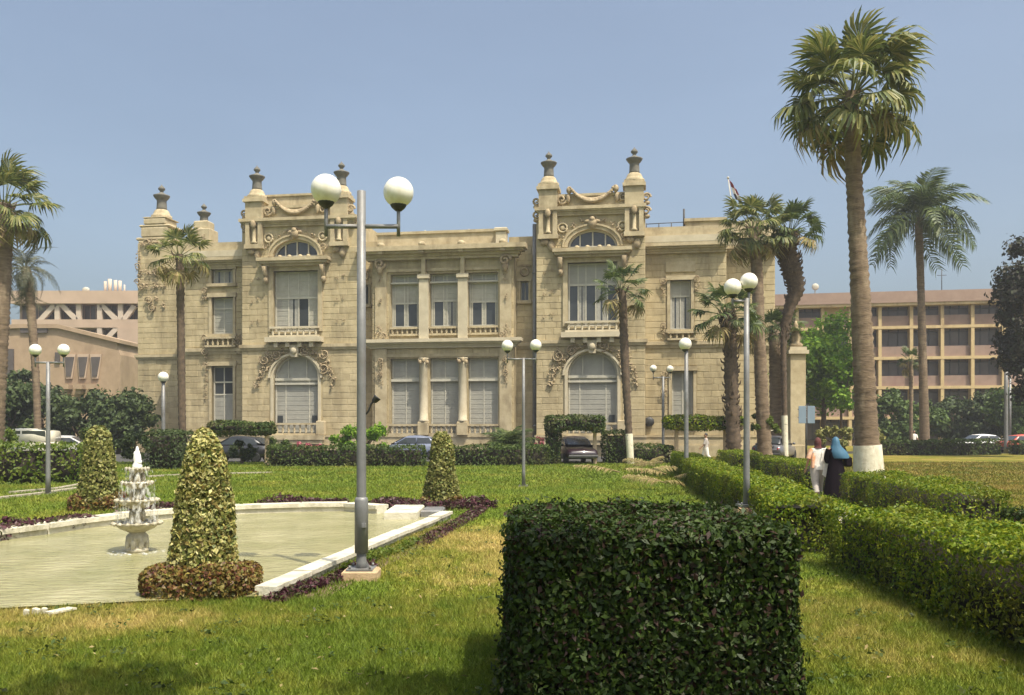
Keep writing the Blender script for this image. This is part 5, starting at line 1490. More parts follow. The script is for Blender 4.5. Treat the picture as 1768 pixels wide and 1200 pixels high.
# shade trees that stand beside and behind the viewer; their shadows lie on the near lawn and the big hedge
tree('tree', 'spreading shade tree standing right beside the viewer', (4.7, -.6, 0), 6.0, .20, (8.8, 3.1, 1.3, 1.2, -.35, .70), .20, 15000, MT['tree_mid'], 140, clump_n=24, clump_r=.85, shell=.3)
tree('tree', 'spreading shade tree standing left behind the viewer', (1.5, -1.2, 0), 6.0, .20, (8.0, 2.6, 1.5, 1.3, -.5, 2.7), .20, 9000, MT['tree_mid'], 141, clump_n=20, clump_r=.8, shell=.3)

tree('tree', 'smaller shade tree standing at the left of the viewer', (-2.3, .5, 0), 4.2, .15, (6.0, 1.5, 1.0, .9, 2.0, 2.45), .18, 4500, MT['tree_mid'], 142, clump_n=14, clump_r=.6, shell=.3)

# ------------------------------------------------------------------ ochre framed building on the right
OA, OB = P(1325, HY, 101), P(1735, HY, 96.5); od = (OB - OA).normalized()
ob = thing('framed_building', 'four storey building with ochre concrete frame, rose spandrels and dark windows', 'building', (OA.x, OA.y, 0), math.atan2(od.y, od.x))
on = Vector((-od.y, od.x, 0))
def OU(px):
    k = (px-CX)/F; return (k*OA.y - OA.x) / (od.x - k*od.y)
cols = [OU(p) for p in (1332, 1375, 1419, 1466, 1517, 1571, 1624, 1676, 1729)] + [OU(1729)+3.4*k for k in (1, 2, 3)]
zl = [0.2, 3.1, 6.45, 9.7, 13.1, 16.2]
Wd = cols[-1]
b = MB(); b.box(-.5, .8, 0, Wd+.5, 14, 16.9); b.build('wall', MT['rose'], ob)
b = MB(); b.box(-1.6, -1.3, 15.75, Wd+1.4, 14.5, 17.0); b.build('roof_edge', MT['roof_rose'], ob)
b = MB(); b.box(-1.5, -1.2, 15.45, Wd+1.3, .6, 15.75); b.build('beam', MT['ochre'], ob)
for z in zl[1:5]:
    b = MB(); b.box(-.6, -.75, z-.16, Wd+.6, .8, z+.16); b.build('beam', MT['ochre'], ob)
for c in cols:
    b = MB(); b.box(c-.17, -.72, 0, c+.17, .8, 15.45); b.build('column', MT['ochre'], ob)
for i in range(len(cols)-1):
    for j in range(5):
        x0, x1, z0, z1 = cols[i]+.17, cols[i+1]-.17, zl[j]+.16, zl[j+1]-.16
        if j == 4: z1 = 15.45
        if j == 4 and i in (2,):
            zw = z0 + 1.0; b = MB(); b.box(x0, -.1, z1-.95, x1, .8, z1); b.build('panel', MT['ochre'], ob); zt = z1-.95
        else: zw, zt = z0 + (1.15 if j else .3), z1
        if j:
            b = MB(); b.box(x0, -.35, z0, x1, .2, zw); b.build('spandrel', MT['rose'], ob)
        b = MB(); n = 3
        for k in range(n+1): x = x0 + (x1-x0)*k/n; b.box(max(x0, x-.05), .35, zw, min(x1, x+.05), .45, zt)
        b.box(x0, .35, zt-.35, x1, .45, zt-.27); b.box(x0, .35, zw, x1, .47, zw+.08)
        fr = b.build('window', MT['dark_metal'], ob)
        for k in range(n):
            b = MB(); xa, xb = x0+(x1-x0)*k/n+.05, x0+(x1-x0)*(k+1)/n-.05; d = .42 if (i+j+k) % 4 else .5
            b.box(xa, d, zw+.08, xb, d+.04, zt-.35); b.build('pane', MT['dark_window'], fr)
b = MB(); x = OU(1640); b.tube([(x, 3, 16.9), (x, 3, 20.0)], .05, 5); b.tube([(x-.5, 3, 19.3), (x+.5, 3, 19.3)], .03, 4); b.build('aerial', MT['dark_metal'], ob)
b = MB(); x = OU(1412); b.tube([(x, 2, 16.9), (x, 2, 18.2)], .06, 5); b.ball((x, 1.8, 18.2), (.4, .12, .4)); b.build('roof_dish', MT['frame'], ob)

# ------------------------------------------------------------------ peach and brown buildings on the left
YL = 112.0
def LX(px, y=YL): return (px-CX)/F*y
def LZ(py, y=YL): return EYE + (HY-py)/F*y
lb = thing('peach_building', 'peach building with slanting pale struts across its dark window bands', 'building', (LX(0), YL, 0))
o0 = LX(0)
b = MB(); b.box(LX(25)-o0, 1.2, 0, LX(250)-o0+6, 22, LZ(524)); b.build('wall', MT['peach'], lb)
b = MB(); b.box(LX(22)-o0, -.6, LZ(525), LX(250)-o0+6, 22, LZ(503)); b.build('parapet', MT['peach'], lb)
b = MB(); b.box(LX(22)-o0, -.3, LZ(566), LX(250)-o0+6, 1.2, LZ(552)); b.build('floor_band', MT['peach'], lb)
b = MB(); b.box(LX(205)-o0, -.4, LZ(640), LX(250)-o0+6, 1.2, LZ(566)); b.build('stair_tower', MT['peach'], lb)
for p0, p1, y0, y1 in ((31, 74, 525, 552), (76, 98, 525, 552), (103, 136, 525, 552), (140, 170, 525, 552), (176, 207, 525, 552), (212, 250, 525, 552), (139, 170, 567, 586), (176, 205, 567, 586), (208, 246, 618, 646)):
    m = MB(); v = .9 if y0 < 600 else -.55
    x0, x1, z0, z1 = LX(p0)-o0, LX(p1)-o0, LZ(y1), LZ(y0)
    m.box(x0, v-.02, z0, x1, v+.06, z0+.12); m.box(x0, v-.02, z1-.12, x1, v+.06, z1)
    for k in range(4): x = x0 + (x1-x0)*k/3; m.box(x-.05, v-.02, z0, x+.05, v+.06, z1)
    fr = m.build('window', MT['frame'] if y0 > 600 else MT['rose'], lb)
    b = MB(); b.box(x0, v+.07, z0, x1, v+.12, z1); b.build('pane', MT['dark_window'], fr)
def strut(p, q, w=.30):
    a, c = Vector((LX(p[0])-o0, 0, LZ(p[1]))), Vector((LX(q[0])-o0, 0, LZ(q[1])))
    d = (c-a).normalized(); s = Vector((-d.z, 0, d.x))*w
    b = MB(); b.prism([(v.x, v.z) for v in (a-s, c-s, c+s, a+s)], -.25, .25); b.build('strut', MT['cream'], lb)
for p, q in (((97, 525), (68, 556)), ((100, 525), (100, 553)), ((106, 525), (133, 553)), ((137, 525), (137, 553)), ((173, 525), (173, 566)), ((176, 526), (205, 556)), ((209, 525), (209, 553)), ((233, 528), (212, 556)), ((204, 566), (178, 592)), ((173, 566), (173, 588))): strut(p, q)
b = MB()
for p0, w, h in ((163, 5, 24), (171, 7, 28), (181, 6, 26), (189, 6, 25), (197, 3, 18)): b.lathe([(w*.036, 0), (w*.036, LZ(742-h)-EYE)], 10, (LX(p0)-o0, 3, LZ(503)))
b.box(LX(158)-o0, 2.3, LZ(503), LX(201)-o0, 4, LZ(500)); b.build('roof_tanks', MT['cream'], lb)
b = MB(); b.tube([(LX(143)-o0, 1, LZ(504)), (LX(143)-o0, 1, LZ(500))], .1, 6); b.ball((LX(143)-o0, .8, LZ(499)), (.5, .2, .4)); b.build('roof_dish', MT['frame'], lb)

YB = 92.0
bb = thing('brown_building', 'brown brick building with sloping top and tall tapering slit windows', 'building', (LX(20, YB), YB, 0))
o1 = LX(20, YB)
def BX(px): return LX(px, YB) - o1
def BZ(py): return LZ(py, YB)
b = MB(); b.prism([(BX(-40), 0), (BX(204), 0), (BX(204), BZ(612)), (BX(196), BZ(588)), (BX(96), BZ(562)), (BX(30), BZ(562)), (BX(-40), BZ(566))], .5, 12); b.build('wall', MT['tan'], bb)
b = MB(); b.prism([(BX(-41), BZ(570)), (BX(30), BZ(566)), (BX(97), BZ(566)), (BX(205), BZ(592)), (BX(205), BZ(586)), (BX(97), BZ(559)), (BX(30), BZ(559)), (BX(-41), BZ(563))], .2, 12.2); b.build('coping', MT['tan'], bb)
for p0 in (110, 133, 155):
    b = MB(); z1, z0 = BZ(616), BZ(650)
    b.prism([(BX(p0-2), z1+.3), (BX(p0+18), z1+.3), (BX(p0+12), z0-.2), (BX(p0+1), z0-.2)], .30, .62)
    fr = b.build('window', MT['peach'], bb)
    b = MB(); b.prism([(BX(p0), z1), (BX(p0+16), z1), (BX(p0+10), z0), (BX(p0+2), z0)], .24, .30); b.build('pane', MT['dark_window'], fr)
    b = MB(); b.box(BX(p0-3), -.5, BZ(672), BX(p0+12), .5, BZ(664)); b.box(BX(p0-1), -.2, BZ(680), BX(p0+9), .5, BZ(672)); b.build('bracket', MT['tan'], bb)
b = MB(); b.box(BX(92), .30, BZ(626), BX(100), .55, BZ(608)); b.build('vent', MT['dark_window'], bb)
b = MB(); b.box(BX(-30), .30, BZ(650), BX(20), .55, BZ(602)); b.build('window', MT['dark_window'], bb)
b = MB(); b.box(BX(32), .30, BZ(574), BX(78), .55, BZ(566)); b.build('window', MT['dark_window'], bb)

# ------------------------------------------------------------------ gate pillar, signs, flag
YG = 53
gp = thing('gate_pillar', 'pale stone gate pillar with a carved pinnacle behind the crooked palm', 'pillar', (px_x(1374, YG), YG, 0))
b = MB(); b.box(-.45, -.45, 0, .45, .45, px_z(612, YG), bev=.03); b.box(-.52, -.52, 0, .52, .52, .9, bev=.03); b.build('shaft', MT['trim'], gp)
b = MB(); z = px_z(612, YG); b.box(-.6, -.6, z, .6, .6, z+.22); b.box(-.5, -.5, z+.22, .5, .5, z+.42); b.build('cap', MT['trim_light'], gp)
b = MB(); b.lathe([(.38,0),(.42,.15),(.25,.3),(.32,.55),(.22,.9),(.10,1.1),(.16,1.3),(.03,1.6)], 12, (0,0,z+.42)); b.build('pinnacle', MT['orna'], gp)
YS = 44
sg = thing('sign_board', 'two blue grey sign boards on one post seen from behind, beside the crooked palm', 'sign', (px_x(1392, YS), YS, 0))
b = MB(); b.tube([(0,0,0),(0,0,px_z(700,YS))], .05, 8); b.build('post', MT['dark_metal'], sg)
for x0, x1 in ((-.40, -.04), (.04, .40)):
    b = MB(); b.box(x0, -.09, px_z(731,YS), x1, -.06, px_z(701,YS), bev=.008); b.build('board', MT['sign_back'], sg)
b = MB(); b.box(-.44, -.06, px_z(722,YS), .44, -.03, px_z(720,YS)); b.box(-.44, -.06, px_z(708,YS), .44, -.03, px_z(706,YS)); b.build('rail', MT['pole'], sg)
fz0 = 15.5; fp = P(1262, 330, 64)
fl = thing('flag', 'drooping red white and black flag on a leaning pole on the palace roof', 'flag', (fp.x, fp.y, fz0))
tip = P(1257, 307, 64) - Vector((fp.x, fp.y, fz0)); b = MB(); b.tube([(.6, 0, -1.0), tip], [.05, .035], 6); b.ball(tip, .09); b.build('flagpole', MT['frame'], fl)
def flag_strip(t0, t1, m):
    vs, fs = [], []; n, k_ = 10, 4
    for j in range(k_+1):
        w = t0 + (t1-t0)*j/k_
        for i in range(n+1):
            u = i / n
            vs.append((tip.x + .05 + u*.55 + .5*w, .10*math.sin(u*9 + w*3) - .05, tip.z - .1 - 1.5*w*(1 - .15*u) - .75*u + .05*math.sin(u*7)))
    for j in range(k_):
        for i in range(n): fs.append((j*(n+1)+i, j*(n+1)+i+1, (j+1)*(n+1)+i+1, (j+1)*(n+1)+i))
    b = MB(); b.add(vs, fs, 0, True); b.build('flag_stripe', MT[m], fl, fix=False)
flag_strip(0, .36, 'flag_red'); flag_strip(.36, .68, 'flag_white'); flag_strip(.68, 1.0, 'flag_black')

# ------------------------------------------------------------------ cars
def paint(name, c):
    m_, N_, L_, B_ = _nt(name)
    B_.inputs['Base Color'].default_value = rgb(c); B_.inputs['Roughness'].default_value = 0.35; B_.inputs['Coat Weight'].default_value = 0.6; B_.inputs['Coat Roughness'].default_value = 0.1
    return m_
def car(label, loc, rz, col, kind='sedan', pm=None):
    """car along local x (front +x) > body, cabin (> window), wheel (> rim), headlight, bumper"""
    t = thing('parked_car', label, 'car', loc, rz, 'cars parked round the palace')
    pm = pm or paint('car_paint_' + kind, col)
    L_, W_ = 4.3, 1.72
    prof = {'sedan': [(-2.15,.55,.78),(-2.05,.32,.92),(-1.4,.26,.97),(-.4,.24,.96),(.7,.24,.94),(1.5,.26,.86),(2.0,.30,.74),(2.15,.42,.62)],
            'van': [(-2.1,.5,1.0),(-2.05,.32,1.06),(-1.4,.28,1.08),(-.4,.26,1.08),(.9,.26,1.08),(1.6,.28,1.02),(2.0,.32,.90),(2.12,.45,.7)]}[kind]
    def loft(secs, hw, crown=.06):
        b = MB(); rings = []
        for x, z0, z1, w in secs:
            rings.append([(x,-w*.86,z0),(x,-w,z0+.12),(x,-w*1.0,(z0+z1)/2),(x,-w*.95,z1-.08),(x,-w*.82,z1),(x,0,z1+crown),(x,w*.82,z1),(x,w*.95,z1-.08),(x,w,(z0+z1)/2),(x,w,z0+.12),(x,w*.86,z0)])
        n = 11; vs = [p for r_ in rings for p in r_]; fs = []
        for i in range(len(rings)-1):
            for k in range(n): fs.append((i*n+k, i*n+(k+1) % n, (i+1)*n+(k+1) % n, (i+1)*n+k))
        fs += [tuple(range(n)), tuple(range(len(vs)-n, len(vs)))]
        return b.add(vs, fs, 0, True)
    ws = [.78,.84,.86,.86,.86,.85,.80,.70]
    loft([(x,z0,z1,w) for (x,z0,z1),w in zip(prof, ws)], 0, .03).build('body', pm, t)
    if kind == 'sedan': cab = [(-1.75,.90,.95,.70),(-1.1,.90,1.36,.64),(-.4,.90,1.44,.64),(.2,.90,1.42,.64),(1.15,.88,.93,.70)]
    else: cab = [(-2.0,1.0,1.72,.72),(-1.2,1.0,1.84,.74),(0,1.0,1.86,.74),(.6,1.0,1.80,.73),(1.5,1.0,1.06,.76)]
    cb = loft(cab, 0, .03).build('cabin', pm, t)
    # windows: side glass, windscreen and rear glass, a little proud of the cabin
    def quad(pts, off):
        b = MB(); o_ = Vector(off); b.add([Vector(p)+o_*.012 for p in pts] + [Vector(p)-o_*.02 for p in pts], [(0,1,2,3),(7,6,5,4),(0,4,5,1),(1,5,6,2),(2,6,7,3),(3,7,4,0)]); b.build('window', MT['glass'], cb)
    zt = cab[2][2]-.12; zb = cab[0][1]+.08
    for sd in (-1, 1):
        wb, wt = .70, .645 if kind == 'sedan' else .72
        for x0, x1, x2, x3 in (((-1.42,-.42,-.42,-1.12) if kind == 'sedan' else (-1.9,-.5,-.5,-1.85)), ((-.34,.86,.28,-.34) if kind == 'sedan' else (-.4,1.2,.7,-.4))):
            quad([(x0,sd*wb,zb),(x1,sd*wb,zb),(x2,sd*wt,zt),(x3,sd*wt,zt)], (0, sd, 0))
    xa, xb = cab[-1][0], cab[-2][0]; za, zb2 = cab[-1][2], cab[-2][2]; nrm = (zb2-za, 0, xa-xb)
    def lerp(a, c, t_): return a + (c-a)*t_
    quad([(lerp(xa,xb,.1),-.6,lerp(za,zb2,.1)+.03),(lerp(xa,xb,.1),.6,lerp(za,zb2,.1)+.03),(lerp(xa,xb,.85),.54,lerp(za,zb2,.85)+.03),(lerp(xa,xb,.85),-.54,lerp(za,zb2,.85)+.03)], (.5,0,.8))
    xa, xb = cab[0][0], cab[1][0]; za, zb2 = cab[0][2], cab[1][2]
    quad([(lerp(xa,xb,.1),-.6,lerp(za,zb2,.1)+.03),(lerp(xa,xb,.1),.6,lerp(za,zb2,.1)+.03),(lerp(xa,xb,.85),.54,lerp(za,zb2,.85)+.03),(lerp(xa,xb,.85),-.54,lerp(za,zb2,.85)+.03)], (-.6,0,.75))
    for x in (-1.32, 1.32):
        for sd in (-1, 1):
            b = MB(); b.lathe([(.2,-.1),(.29,-.1),(.31,-.06),(.31,.06),(.29,.1),(.2,.1)], 18); w = b.build('wheel', MT['tyre'], t, (x, sd*.76, .31)); w.rotation_euler = (R(90), 0, 0)
            b = MB(); b.lathe([(.0,-.08),(.19,-.09),(.205,-.10),(.205,.10),(.19,.09),(.0,.08)], 14); b.build('rim', MT['chrome'], w)
    zf = prof[-2][2]-.14
    for sd in (-1, 1):
        b = MB(); b.ball((2.02, sd*.56, zf), (.10,.15,.08), 8, 6); b.build('headlight', MT['light_glass'], t)
        b = MB(); b.ball((-2.1, sd*.64, prof[0][2]-.06), (.06,.13,.10), 8, 6); b.build('tail_light', MT['red_glass'], t)
        b = MB(); b.ball((.85, sd*.88, 1.0), (.07,.10,.07), 8, 6); b.build('mirror', pm, t)
    for x in (-2.12, 2.1):
        b = MB(); b.box(x-.09, -.78, .34, x+.09, .78, .5, bev=.04); b.build('bumper', MT['dark_metal'], t)
    return t
car('blue grey sedan parked behind the low hedge before the palace centre', (px_x(712, 54), 54, 0), R(175), (.13,.15,.21))
car('nearly black sedan parked under the flat green canopy before the right tower', (px_x(994, 47.4), 48.0, 0), R(-82), (.022,.010,.014), pm=paint('dark_maroon_paint', (.02,.008,.012)))
car('dark sedan under the left pergola, behind the tall golden topiary', (px_x(412, 49), 49.2, 0), R(170), (.02,.02,.022), pm=paint('black_paint', (.018,.018,.02)))
car('cream van parked at the far left edge', (px_x(36, 52), 52, 0), R(178), (.55,.52,.42), kind='van', pm=paint('cream_paint', (.58,.54,.42)))
car('silver sedan parked right of the cream van at the left', (px_x(112, 53), 53.5, 0), R(8), (.4,.4,.4), pm=paint('silver_paint', (.38,.37,.35)))
car('white sedan parked behind the right hand hedge', (px_x(1690, 70), 70, .0), R(192), (.75,.75,.73), pm=paint('white_paint', (.74,.74,.72)))
car('dark grey sedan beyond the two walking women, right of the palm group', (px_x(1352, 50), 51.5, 0), R(60), (.1,.1,.11), pm=paint('grey_paint', (.09,.09,.10)))
car('red sedan cut by the right edge of the picture', (px_x(1772, 68), 68, 0), R(10), (.4,.05,.03), pm=paint('red_paint', (.42,.06,.03)))

# ------------------------------------------------------------------ people
def capsule(b, p, q, r0, r1, n=10):
    p, q = Vector(p), Vector(q); d = (q-p).normalized()
    b.tube([p - d*r0*.95, p - d*r0*.7, p, p.lerp(q, .33), p.lerp(q, .66), q, q + d*r1*.7, q + d*r1*.95], [r0*.3, r0*.72, r0, r0+(r1-r0)*.33, r0+(r1-r0)*.66, r1, r1*.72, r1*.3], n)
def fused(b, name, m, parent, vox=.012, smooth=6):
    me = b.mesh(name, None, False)
    o = bpy.data.objects.new(name, me); COL.objects.link(o)
    md = o.modifiers.new('r', 'REMESH'); md.mode = 'VOXEL'; md.voxel_size = vox
    sm = o.modifiers.new('s', 'SMOOTH'); sm.iterations = smooth
    dg = bpy.context.evaluated_depsgraph_get(); dg.update()
    ev = bpy.data.meshes.new_from_object(o.evaluated_get(dg))
    bpy.data.objects.remove(o); ev.name = name
    for m_ in [m]: ev.materials.append(m_)
    ev.polygons.foreach_set('use_smooth', [True]*len(ev.polygons))
    return link_mesh(name, ev, None, parent)
def hand(b, w, d, side):
    """palm, four bent fingers, thumb; hanging from wrist w along d"""
    w = Vector(w); d = Vector(d).normalized(); s = Vector((0, 1, 0)) if abs(d.y) < .8 else Vector((0, 0, 1)); s = (s - d*s.dot(d)).normalized(); i_ = d.cross(s)*side
    capsule(b, w, w + d*.08, .026, .030, 8)
    for k, L in enumerate((.060, .072, .066, .052)):
        r = w + d*.085 + s*(k-1.5)*.018
        m_ = r + d*L*.55; capsule(b, r, m_, .010, .009, 6); capsule(b, m_, m_ + d*L*.42 + i_*.015, .009, .007, 6)
    r = w + d*.03 + s*.03; capsule(b, r, r + d*.035 + s*.02, .011, .010, 6); capsule(b, r + d*.035 + s*.02, r + d*.065 + s*.022, .010, .008, 6)
def body(t, h, stride, arms, lean=0.0, m='skin'):
    """one continuous figure facing +y, height h; arms = {side: (elbow, wrist)} in units of h"""
    b = MB(); k = h
    hip, sh, nk, hd = .52, .81, .855, .93
    lx = lambda z: lean * (z - .5)
    def pt(x, y, z): return ((x + lx(z))*k, y*k, z*k)
    for sd in (-1, 1):
        f = stride * sd
        hp, kn, an = pt(.05*sd, 0, hip-.02), pt(.05*sd, f*.45 + .02, .285), pt(.048*sd, f - (.03 if f < 0 else 0), .045 + (.03 if f < 0 else 0))
        capsule(b, hp, kn, .058*k, .037*k); capsule(b, kn, an, .034*k, .021*k)
        capsule(b, (an[0], an[1]-.012*k, .022*k + (.03*k if f < 0 else 0)), (an[0], an[1]+.085*k, .014*k), .021*k, .016*k, 8)
    b.ball(pt(0, 0, hip), (.095*k, .068*k, .075*k)); b.ball(pt(0, .004, .615), (.076*k, .056*k, .09*k)); b.ball(pt(0, 0, .735), (.092*k, .062*k, .095*k)); b.ball(pt(0, 0, .785), (.105*k, .05*k, .045*k))
    capsule(b, pt(0, -.004, .80), pt(0, .006, .885), .033*k, .030*k)
    b.ball(pt(0, .012, hd), (.044*k, .054*k, .066*k), 14, 10)
    b.ball(pt(0, .062, .920), (.009*k, .014*k, .016*k), 8, 6)                     # nose
    b.ball(pt(0, .052, .893), (.018*k, .012*k, .008*k), 8, 6)                     # lips
    for sd in (-1, 1):
        b.ball(pt(.017*sd, .056, .934), (.009*k, .008*k, .007*k), 8, 6)           # eye
        b.ball(pt(.045*sd, .008, .922), (.008*k, .014*k, .020*k), 8, 6)           # ear
        e, w = arms[sd]
        s_ = pt(.105*sd, 0, .795); e = pt(*e); w = pt(*w)
        capsule(b, s_, e, .031*k, .024*k); capsule(b, e, w, .024*k, .016*k)
        hand(b, w, Vector(w) - Vector(e), sd)
    return fused(b, 'body', MT[m], t)
def garment(rings, name, m, parent, n=20, fold=.02, seed=0, nf=7):
    """cloth of stacked ellipses (cx, cy, z, rx, ry) with folds"""
    g_ = random.Random(seed); ph = g_.uniform(0, 6)
    vs, fs = [], []
    for cx, cy, z, rx, ry in rings:
        for k in range(n):
            a = 2*PI*k/n; f = 1 + fold*math.sin(nf*a + ph + z*3)
            vs.append((cx + rx*f*math.cos(a), cy + ry*f*math.sin(a), z))
    for i in range(len(rings)-1):
        for k in range(n): fs.append((i*n+k, i*n+(k+1) % n, (i+1)*n+(k+1) % n, (i+1)*n+k))
    b = MB(); b.add(vs, fs, 0, True); return b.build(name, MT[m], parent, fix=False)
def sleeve(p, q, r0, r1, name, m, parent):
    b = MB(); b.tube([p, Vector(p).lerp(Vector(q), .5), q], [r0, (r0+r1)/2*1.05, r1], 10, cap=False); return b.build(name, MT[m], parent, fix=False)
def trousers(t, h, stride, m, lean=0.0, ease=1.2, bottom=.07):
    b = MB(); k = h
    for sd in (-1, 1):
        f = stride*sd
        hp = Vector((.047*sd*k, 0, .53*k)); kn = Vector((.05*sd*k, (f*.45+.02)*k, .285*k)); an = Vector((.048*sd*k, (f - (.03 if f < 0 else 0))*k, (bottom+(.03 if f < 0 else 0))*k))
        b.tube([hp, hp.lerp(kn, .5), kn, kn.lerp(an, .5), an], [.068*k*ease*.95, .058*k*ease, .045*k*ease, .040*k*ease, .038*k*ease], 12)
    b.ball((0, 0, .53*k), (.103*k, .078*k, .07*k)); return b.build('trousers', MT[m], parent=t, fix=False)

pw = Vector((px_x(1412, 23.4), 23.4, 0)); H = 1.60
w1 = thing('person', 'woman in white top and pale trousers with maroon headscarf, walking away with a white bag', 'person', pw, R(-6))
body(w1, H, .11, {-1: ((-.155, -.02, .63), (-.185, .02, .485)), 1: ((.15, -.045, .64), (.165, .03, .54))})
trousers(w1, H, .11, 'beige_cloth', ease=1.35, bottom=.06)
garment([(0,0,.47*H,.125*H,.095*H),(0,0,.53*H,.118*H,.09*H),(0,0,.60*H,.098*H,.072*H),(0,0,.70*H,.105*H,.075*H),(0,0,.775*H,.122*H,.068*H),(0,0,.815*H,.095*H,.058*H),(0,0,.835*H,.05*H,.045*H)], 'blouse', 'white_cloth', w1, fold=.035, seed=1)
sleeve((-.108*H,0,.80*H), (-.152*H,-.02*H,.645*H), .045*H, .042*H, 'sleeve', 'orange_cloth', w1); sleeve((.108*H,0,.80*H), (.15*H,-.043*H,.645*H), .045*H, .042*H, 'sleeve', 'white_cloth', w1)
garment([(-.10*H,-.055*H,.50*H,.028*H,.05*H),(-.095*H,-.05*H,.60*H,.032*H,.055*H),(-.085*H,-.045*H,.68*H,.034*H,.05*H),(-.08*H,-.04*H,.745*H,.02*H,.04*H)], 'shawl', 'orange_cloth', w1, seed=4, fold=.06)
garment([(0,-.01*H,.82*H,.075*H,.062*H),(0,0,.85*H,.052*H,.052*H),(0,.0,.885*H,.056*H,.062*H),(0,.004*H,.935*H,.055*H,.064*H),(0,.006*H,.975*H,.042*H,.050*H),(0,.006*H,1.0*H,.012*H,.016*H)], 'headscarf', 'red_scarf', w1, fold=.012, seed=2)
for sd in (-1, 1):
    f = .11*sd; b = MB(); y_ = (f - (.03 if f < 0 else 0))*H; z_ = (.05 if f < 0 else 0)
    capsule(b, (.048*sd*H, y_-.03, .035+z_), (.048*sd*H, y_+.14, .028+z_*.3), .042, .034, 8); b.build('shoe', MT['white_cloth'], w1, fix=False)
bg_ = thing('handbag', 'white cloth bag hanging at the hip of the woman in white', 'bag', pw + Vector((.20, -.20, .62)))
b = MB()
vs = [(-.10,-.06,.30),(.10,-.06,.28),(.17,-.08,-.02),(-.02,-.09,-.10),(-.16,-.07,.0)]
vs2 = [(x*.9, y+.11, z*.95) for x, y, z in vs]
b.add(vs + vs2, [(0,1,2,3,4),(9,8,7,6,5),(0,5,6,1),(1,6,7,2),(2,7,8,3),(3,8,9,4),(4,9,5,0)]); o = b.build('pouch', MT['white_cloth'], bg_)
b = MB(); b.tube([(-.08,-.02,.28),(-.14,.02,.45),(-.12,.1,.66),(0,.14,.70)], .012, 6); b.build('strap', MT['white_cloth'], bg_)

pb = Vector((px_x(1443, 23.0), 23.0, 0)); H = 1.62
w2 = thing('person', 'woman in a long black robe and draped blue veil beside the woman in white', 'person', pb, R(4))
body(w2, H, .07, {-1: ((-.14, .02, .65), (-.09, .11, .62)), 1: ((.165, .01, .68), (.12, .10, .76))})
garment([(0,0,.025,.20*H,.17*H),(0,0,.12*H,.185*H,.155*H),(0,0,.35*H,.150*H,.125*H),(0,0,.52*H,.125*H,.10*H),(0,0,.62*H,.108*H,.085*H),(0,0,.74*H,.125*H,.085*H),(0,0,.80*H,.125*H,.07*H),(0,0,.835*H,.06*H,.05*H)], 'robe', 'black_cloth', w2, fold=.05, seed=3, n=28, nf=9)
garment([(.075*H,-.02*H,.655*H,.150*H,.105*H),(.06*H,-.02*H,.69*H,.150*H,.108*H),(.03*H,-.012*H,.77*H,.140*H,.092*H),(.008*H,-.004*H,.835*H,.092*H,.076*H),(0,.0,.885*H,.064*H,.070*H),(0,.004*H,.935*H,.058*H,.067*H),(0,.006*H,.975*H,.044*H,.052*H),(0,.006*H,1.0*H,.012*H,.016*H)], 'veil', 'blue_cloth', w2, fold=.035, seed=5)
for sd, e, w in ((-1, (-.14,.02,.65), (-.09,.11,.62)), (1, (.165,.01,.68), (.12,.10,.76))):
    b = MB(); b.tube([(.108*sd*H,0,.80*H), tuple(q*H for q in e), tuple(q*H*.98 for q in w)], [.055*H,.05*H,.048*H], 10, cap=False); b.build('sleeve', MT['black_cloth'], w2, fix=False)
b2 = thing('handbag', 'black shoulder bag at the right side of the woman in the black robe', 'bag', pb + Vector((.30, -.02, .98)))
b = MB(); b.box(-.07, -.13, -.14, .07, .13, .12, bev=.035); b.build('pouch', MT['black_cloth'], b2)
b = MB(); b.tube([(0,-.10,.12),(-.08,-.03,.32),(-.12,0,.36)], .01, 6); b.build('strap', MT['black_cloth'], b2)

def walker(label, px, y, h, rz, top, bottom, hair='dark_metal', stride=.16):
    t = thing('person', label, 'person', (px_x(px, y), y, 0), rz)
    body(t, h, stride, {-1: ((-.14, .05, .64), (-.14, .14, .54)), 1: ((.14, -.07, .64), (.15, -.05, .50))})
    trousers(t, h, stride, bottom)
    garment([(0,0,.47*h,.112*h,.085*h),(0,0,.55*h,.104*h,.078*h),(0,0,.68*h,.104*h,.075*h),(0,0,.775*h,.122*h,.068*h),(0,0,.815*h,.095*h,.058*h),(0,0,.835*h,.05*h,.045*h)], 'shirt', top, t, fold=.03)
    for sd, e in ((-1, (-.14,.05,.64)), (1, (.14,-.07,.64))): sleeve((.108*sd*h,0,.80*h), tuple(q*h for q in e), .042*h, .037*h, 'sleeve', top, t)
    b = MB(); b.ball((0, -.002*h, .952*h), (.049*h, .058*h, .056*h)); b.build('hair', MT[hair], t)
    return t
walker('man in pale trousers walking under the thin pergola', 1219, 46.8, 1.62, R(75), 'beige_cloth', 'white_cloth')
walker('tiny figure in white beside the small globe lamp at the right', 1578, 74, 1.75, R(180), 'white_cloth', 'white_cloth', stride=.05)

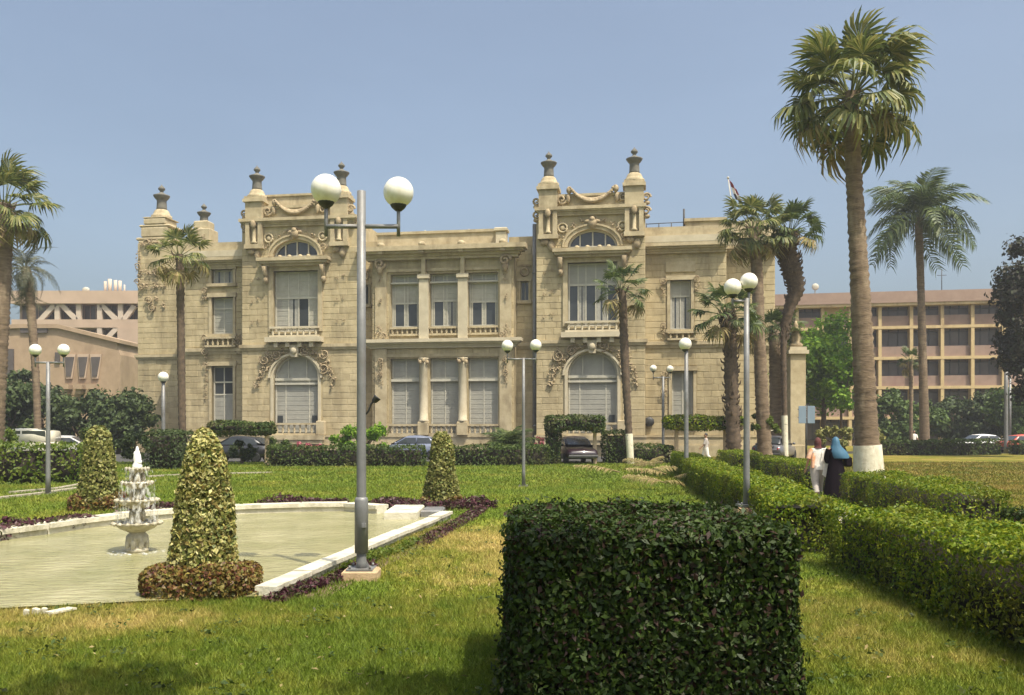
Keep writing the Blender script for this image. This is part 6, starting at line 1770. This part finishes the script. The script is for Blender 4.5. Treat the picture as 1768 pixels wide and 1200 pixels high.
# ------------------------------------------------------------------ grass blades on the near lawn
def in_poly(px, py, poly):
    c = np.zeros(len(px), bool); n = len(poly)
    for i in range(n):
        x0, y0 = poly[i]; x1, y1 = poly[(i+1) % n]
        cond = ((y0 > py) != (y1 > py)) & (px < (x1-x0)*(py-y0)/(y1-y0+1e-12) + x0)
        c ^= cond
    return c
def blades(n, y0, y1, hgt, wid):
    y = np.sqrt(y0**2 + (y1**2 - y0**2) * rng.random(n)); x = (rng.random(n)*2 - 1) * (y*.66 + .6)
    keep = ~in_poly(x, y, WATER)
    keep &= ~((abs(x-.865) < .85) & (abs(y-6.38) < .85)) & ~((abs(x-L1.x) < .21) & (abs(y-L1.y) < .18))
    keep &= ~((x > 5.3+.1*(y-12)) & (x < 6.9+.1*(y-12)) & (y > 10.5))
    x, y = x[keep], y[keep]; n = len(x)
    a = rng.random(n)*2*PI; h = hgt*(.4+1.5*rng.random(n)**2.2); w = wid*(.7+.6*rng.random(n))
    lean = rng.normal(0, .55, (n, 2))*h[:, None]
    z = np.full(n, .0)
    dx, dy = np.cos(a)*w/2, np.sin(a)*w/2
    V = np.stack([np.stack([x-dx, y-dy, z], 1), np.stack([x+dx, y+dy, z], 1), np.stack([x+lean[:,0], y+lean[:,1], h], 1)], 1).reshape(-1, 3)
    return V
V = np.vstack([blades(330000, 5.2, 9.5, .042, .008), blades(230000, 9.5, 16, .045, .014), blades(150000, 16, 30, .055, .028), blades(130000, 30, 49, .06, .055)])
o = link_mesh('grass', np_mesh('grass', V, np.arange(len(V)).reshape(-1, 3), MT['blade'])); o['kind'] = 'stuff'
# broad leaved weeds and clover in the turf
g = np.random.default_rng(55); n = 260
y = 5.6 + 13*g.random(n)**1.3; x = (g.random(n)*2-1)*(y*.6+.4); k = ~in_poly(x, y, WATER); x, y = x[k], y[k]
c = np.repeat(np.stack([x, y], 1), 14, 0); c = c + g.normal(0, .07, c.shape)
p = np.stack([c[:,0], c[:,1], .03 + .03*g.random(len(c))], 1); k = ~in_poly(p[:,0], p[:,1], WATER); p = p[k]
Vl, Ql = leaf_quads(p, np.tile([0, 0, 1.0], (len(p), 1)), .042, ratio=.6, jit=.45)
o = link_mesh('lawn_weeds', np_mesh('lawn_weeds', Vl, Ql, MT['hedge_far'])); o['kind'] = 'stuff'
# fallen leaves and clippings strewn on the lawn
g = np.random.default_rng(77); n = 420
y = 6 + 10*g.random(n); x = (g.random(n)*2-1)*y*.6; k = ~in_poly(x, y, WATER); x, y = x[k], y[k]
p = np.stack([x, y, np.full(len(x), .045)], 1)
Vl, Ql = leaf_quads(p, np.tile([0, 0, 1.0], (len(p), 1)), .045, ratio=.45, jit=.35)
o = link_mesh('fallen_leaves', np_mesh('fallen_leaves', Vl, Ql, MT['frond_dry'])); o['kind'] = 'stuff'

# ------------------------------------------------------------------ thin dusty air
m = bpy.data.materials.new('dusty_air'); m.use_nodes = True
N = m.node_tree.nodes; L = m.node_tree.links
N.remove(N['Principled BSDF'])
pv = N.new('ShaderNodeVolumePrincipled'); pv.inputs['Color'].default_value = (0.92, 0.93, 0.95, 1); pv.inputs['Density'].default_value = 0.0008; pv.inputs['Anisotropy'].default_value = 0.3
L.new(pv.outputs[0], N['Material Output'].inputs['Volume'])
b = MB(); b.box(-140, -16, -1.0, 140, 135, 27)
o = b.build('haze', m); o['kind'] = 'stuff'
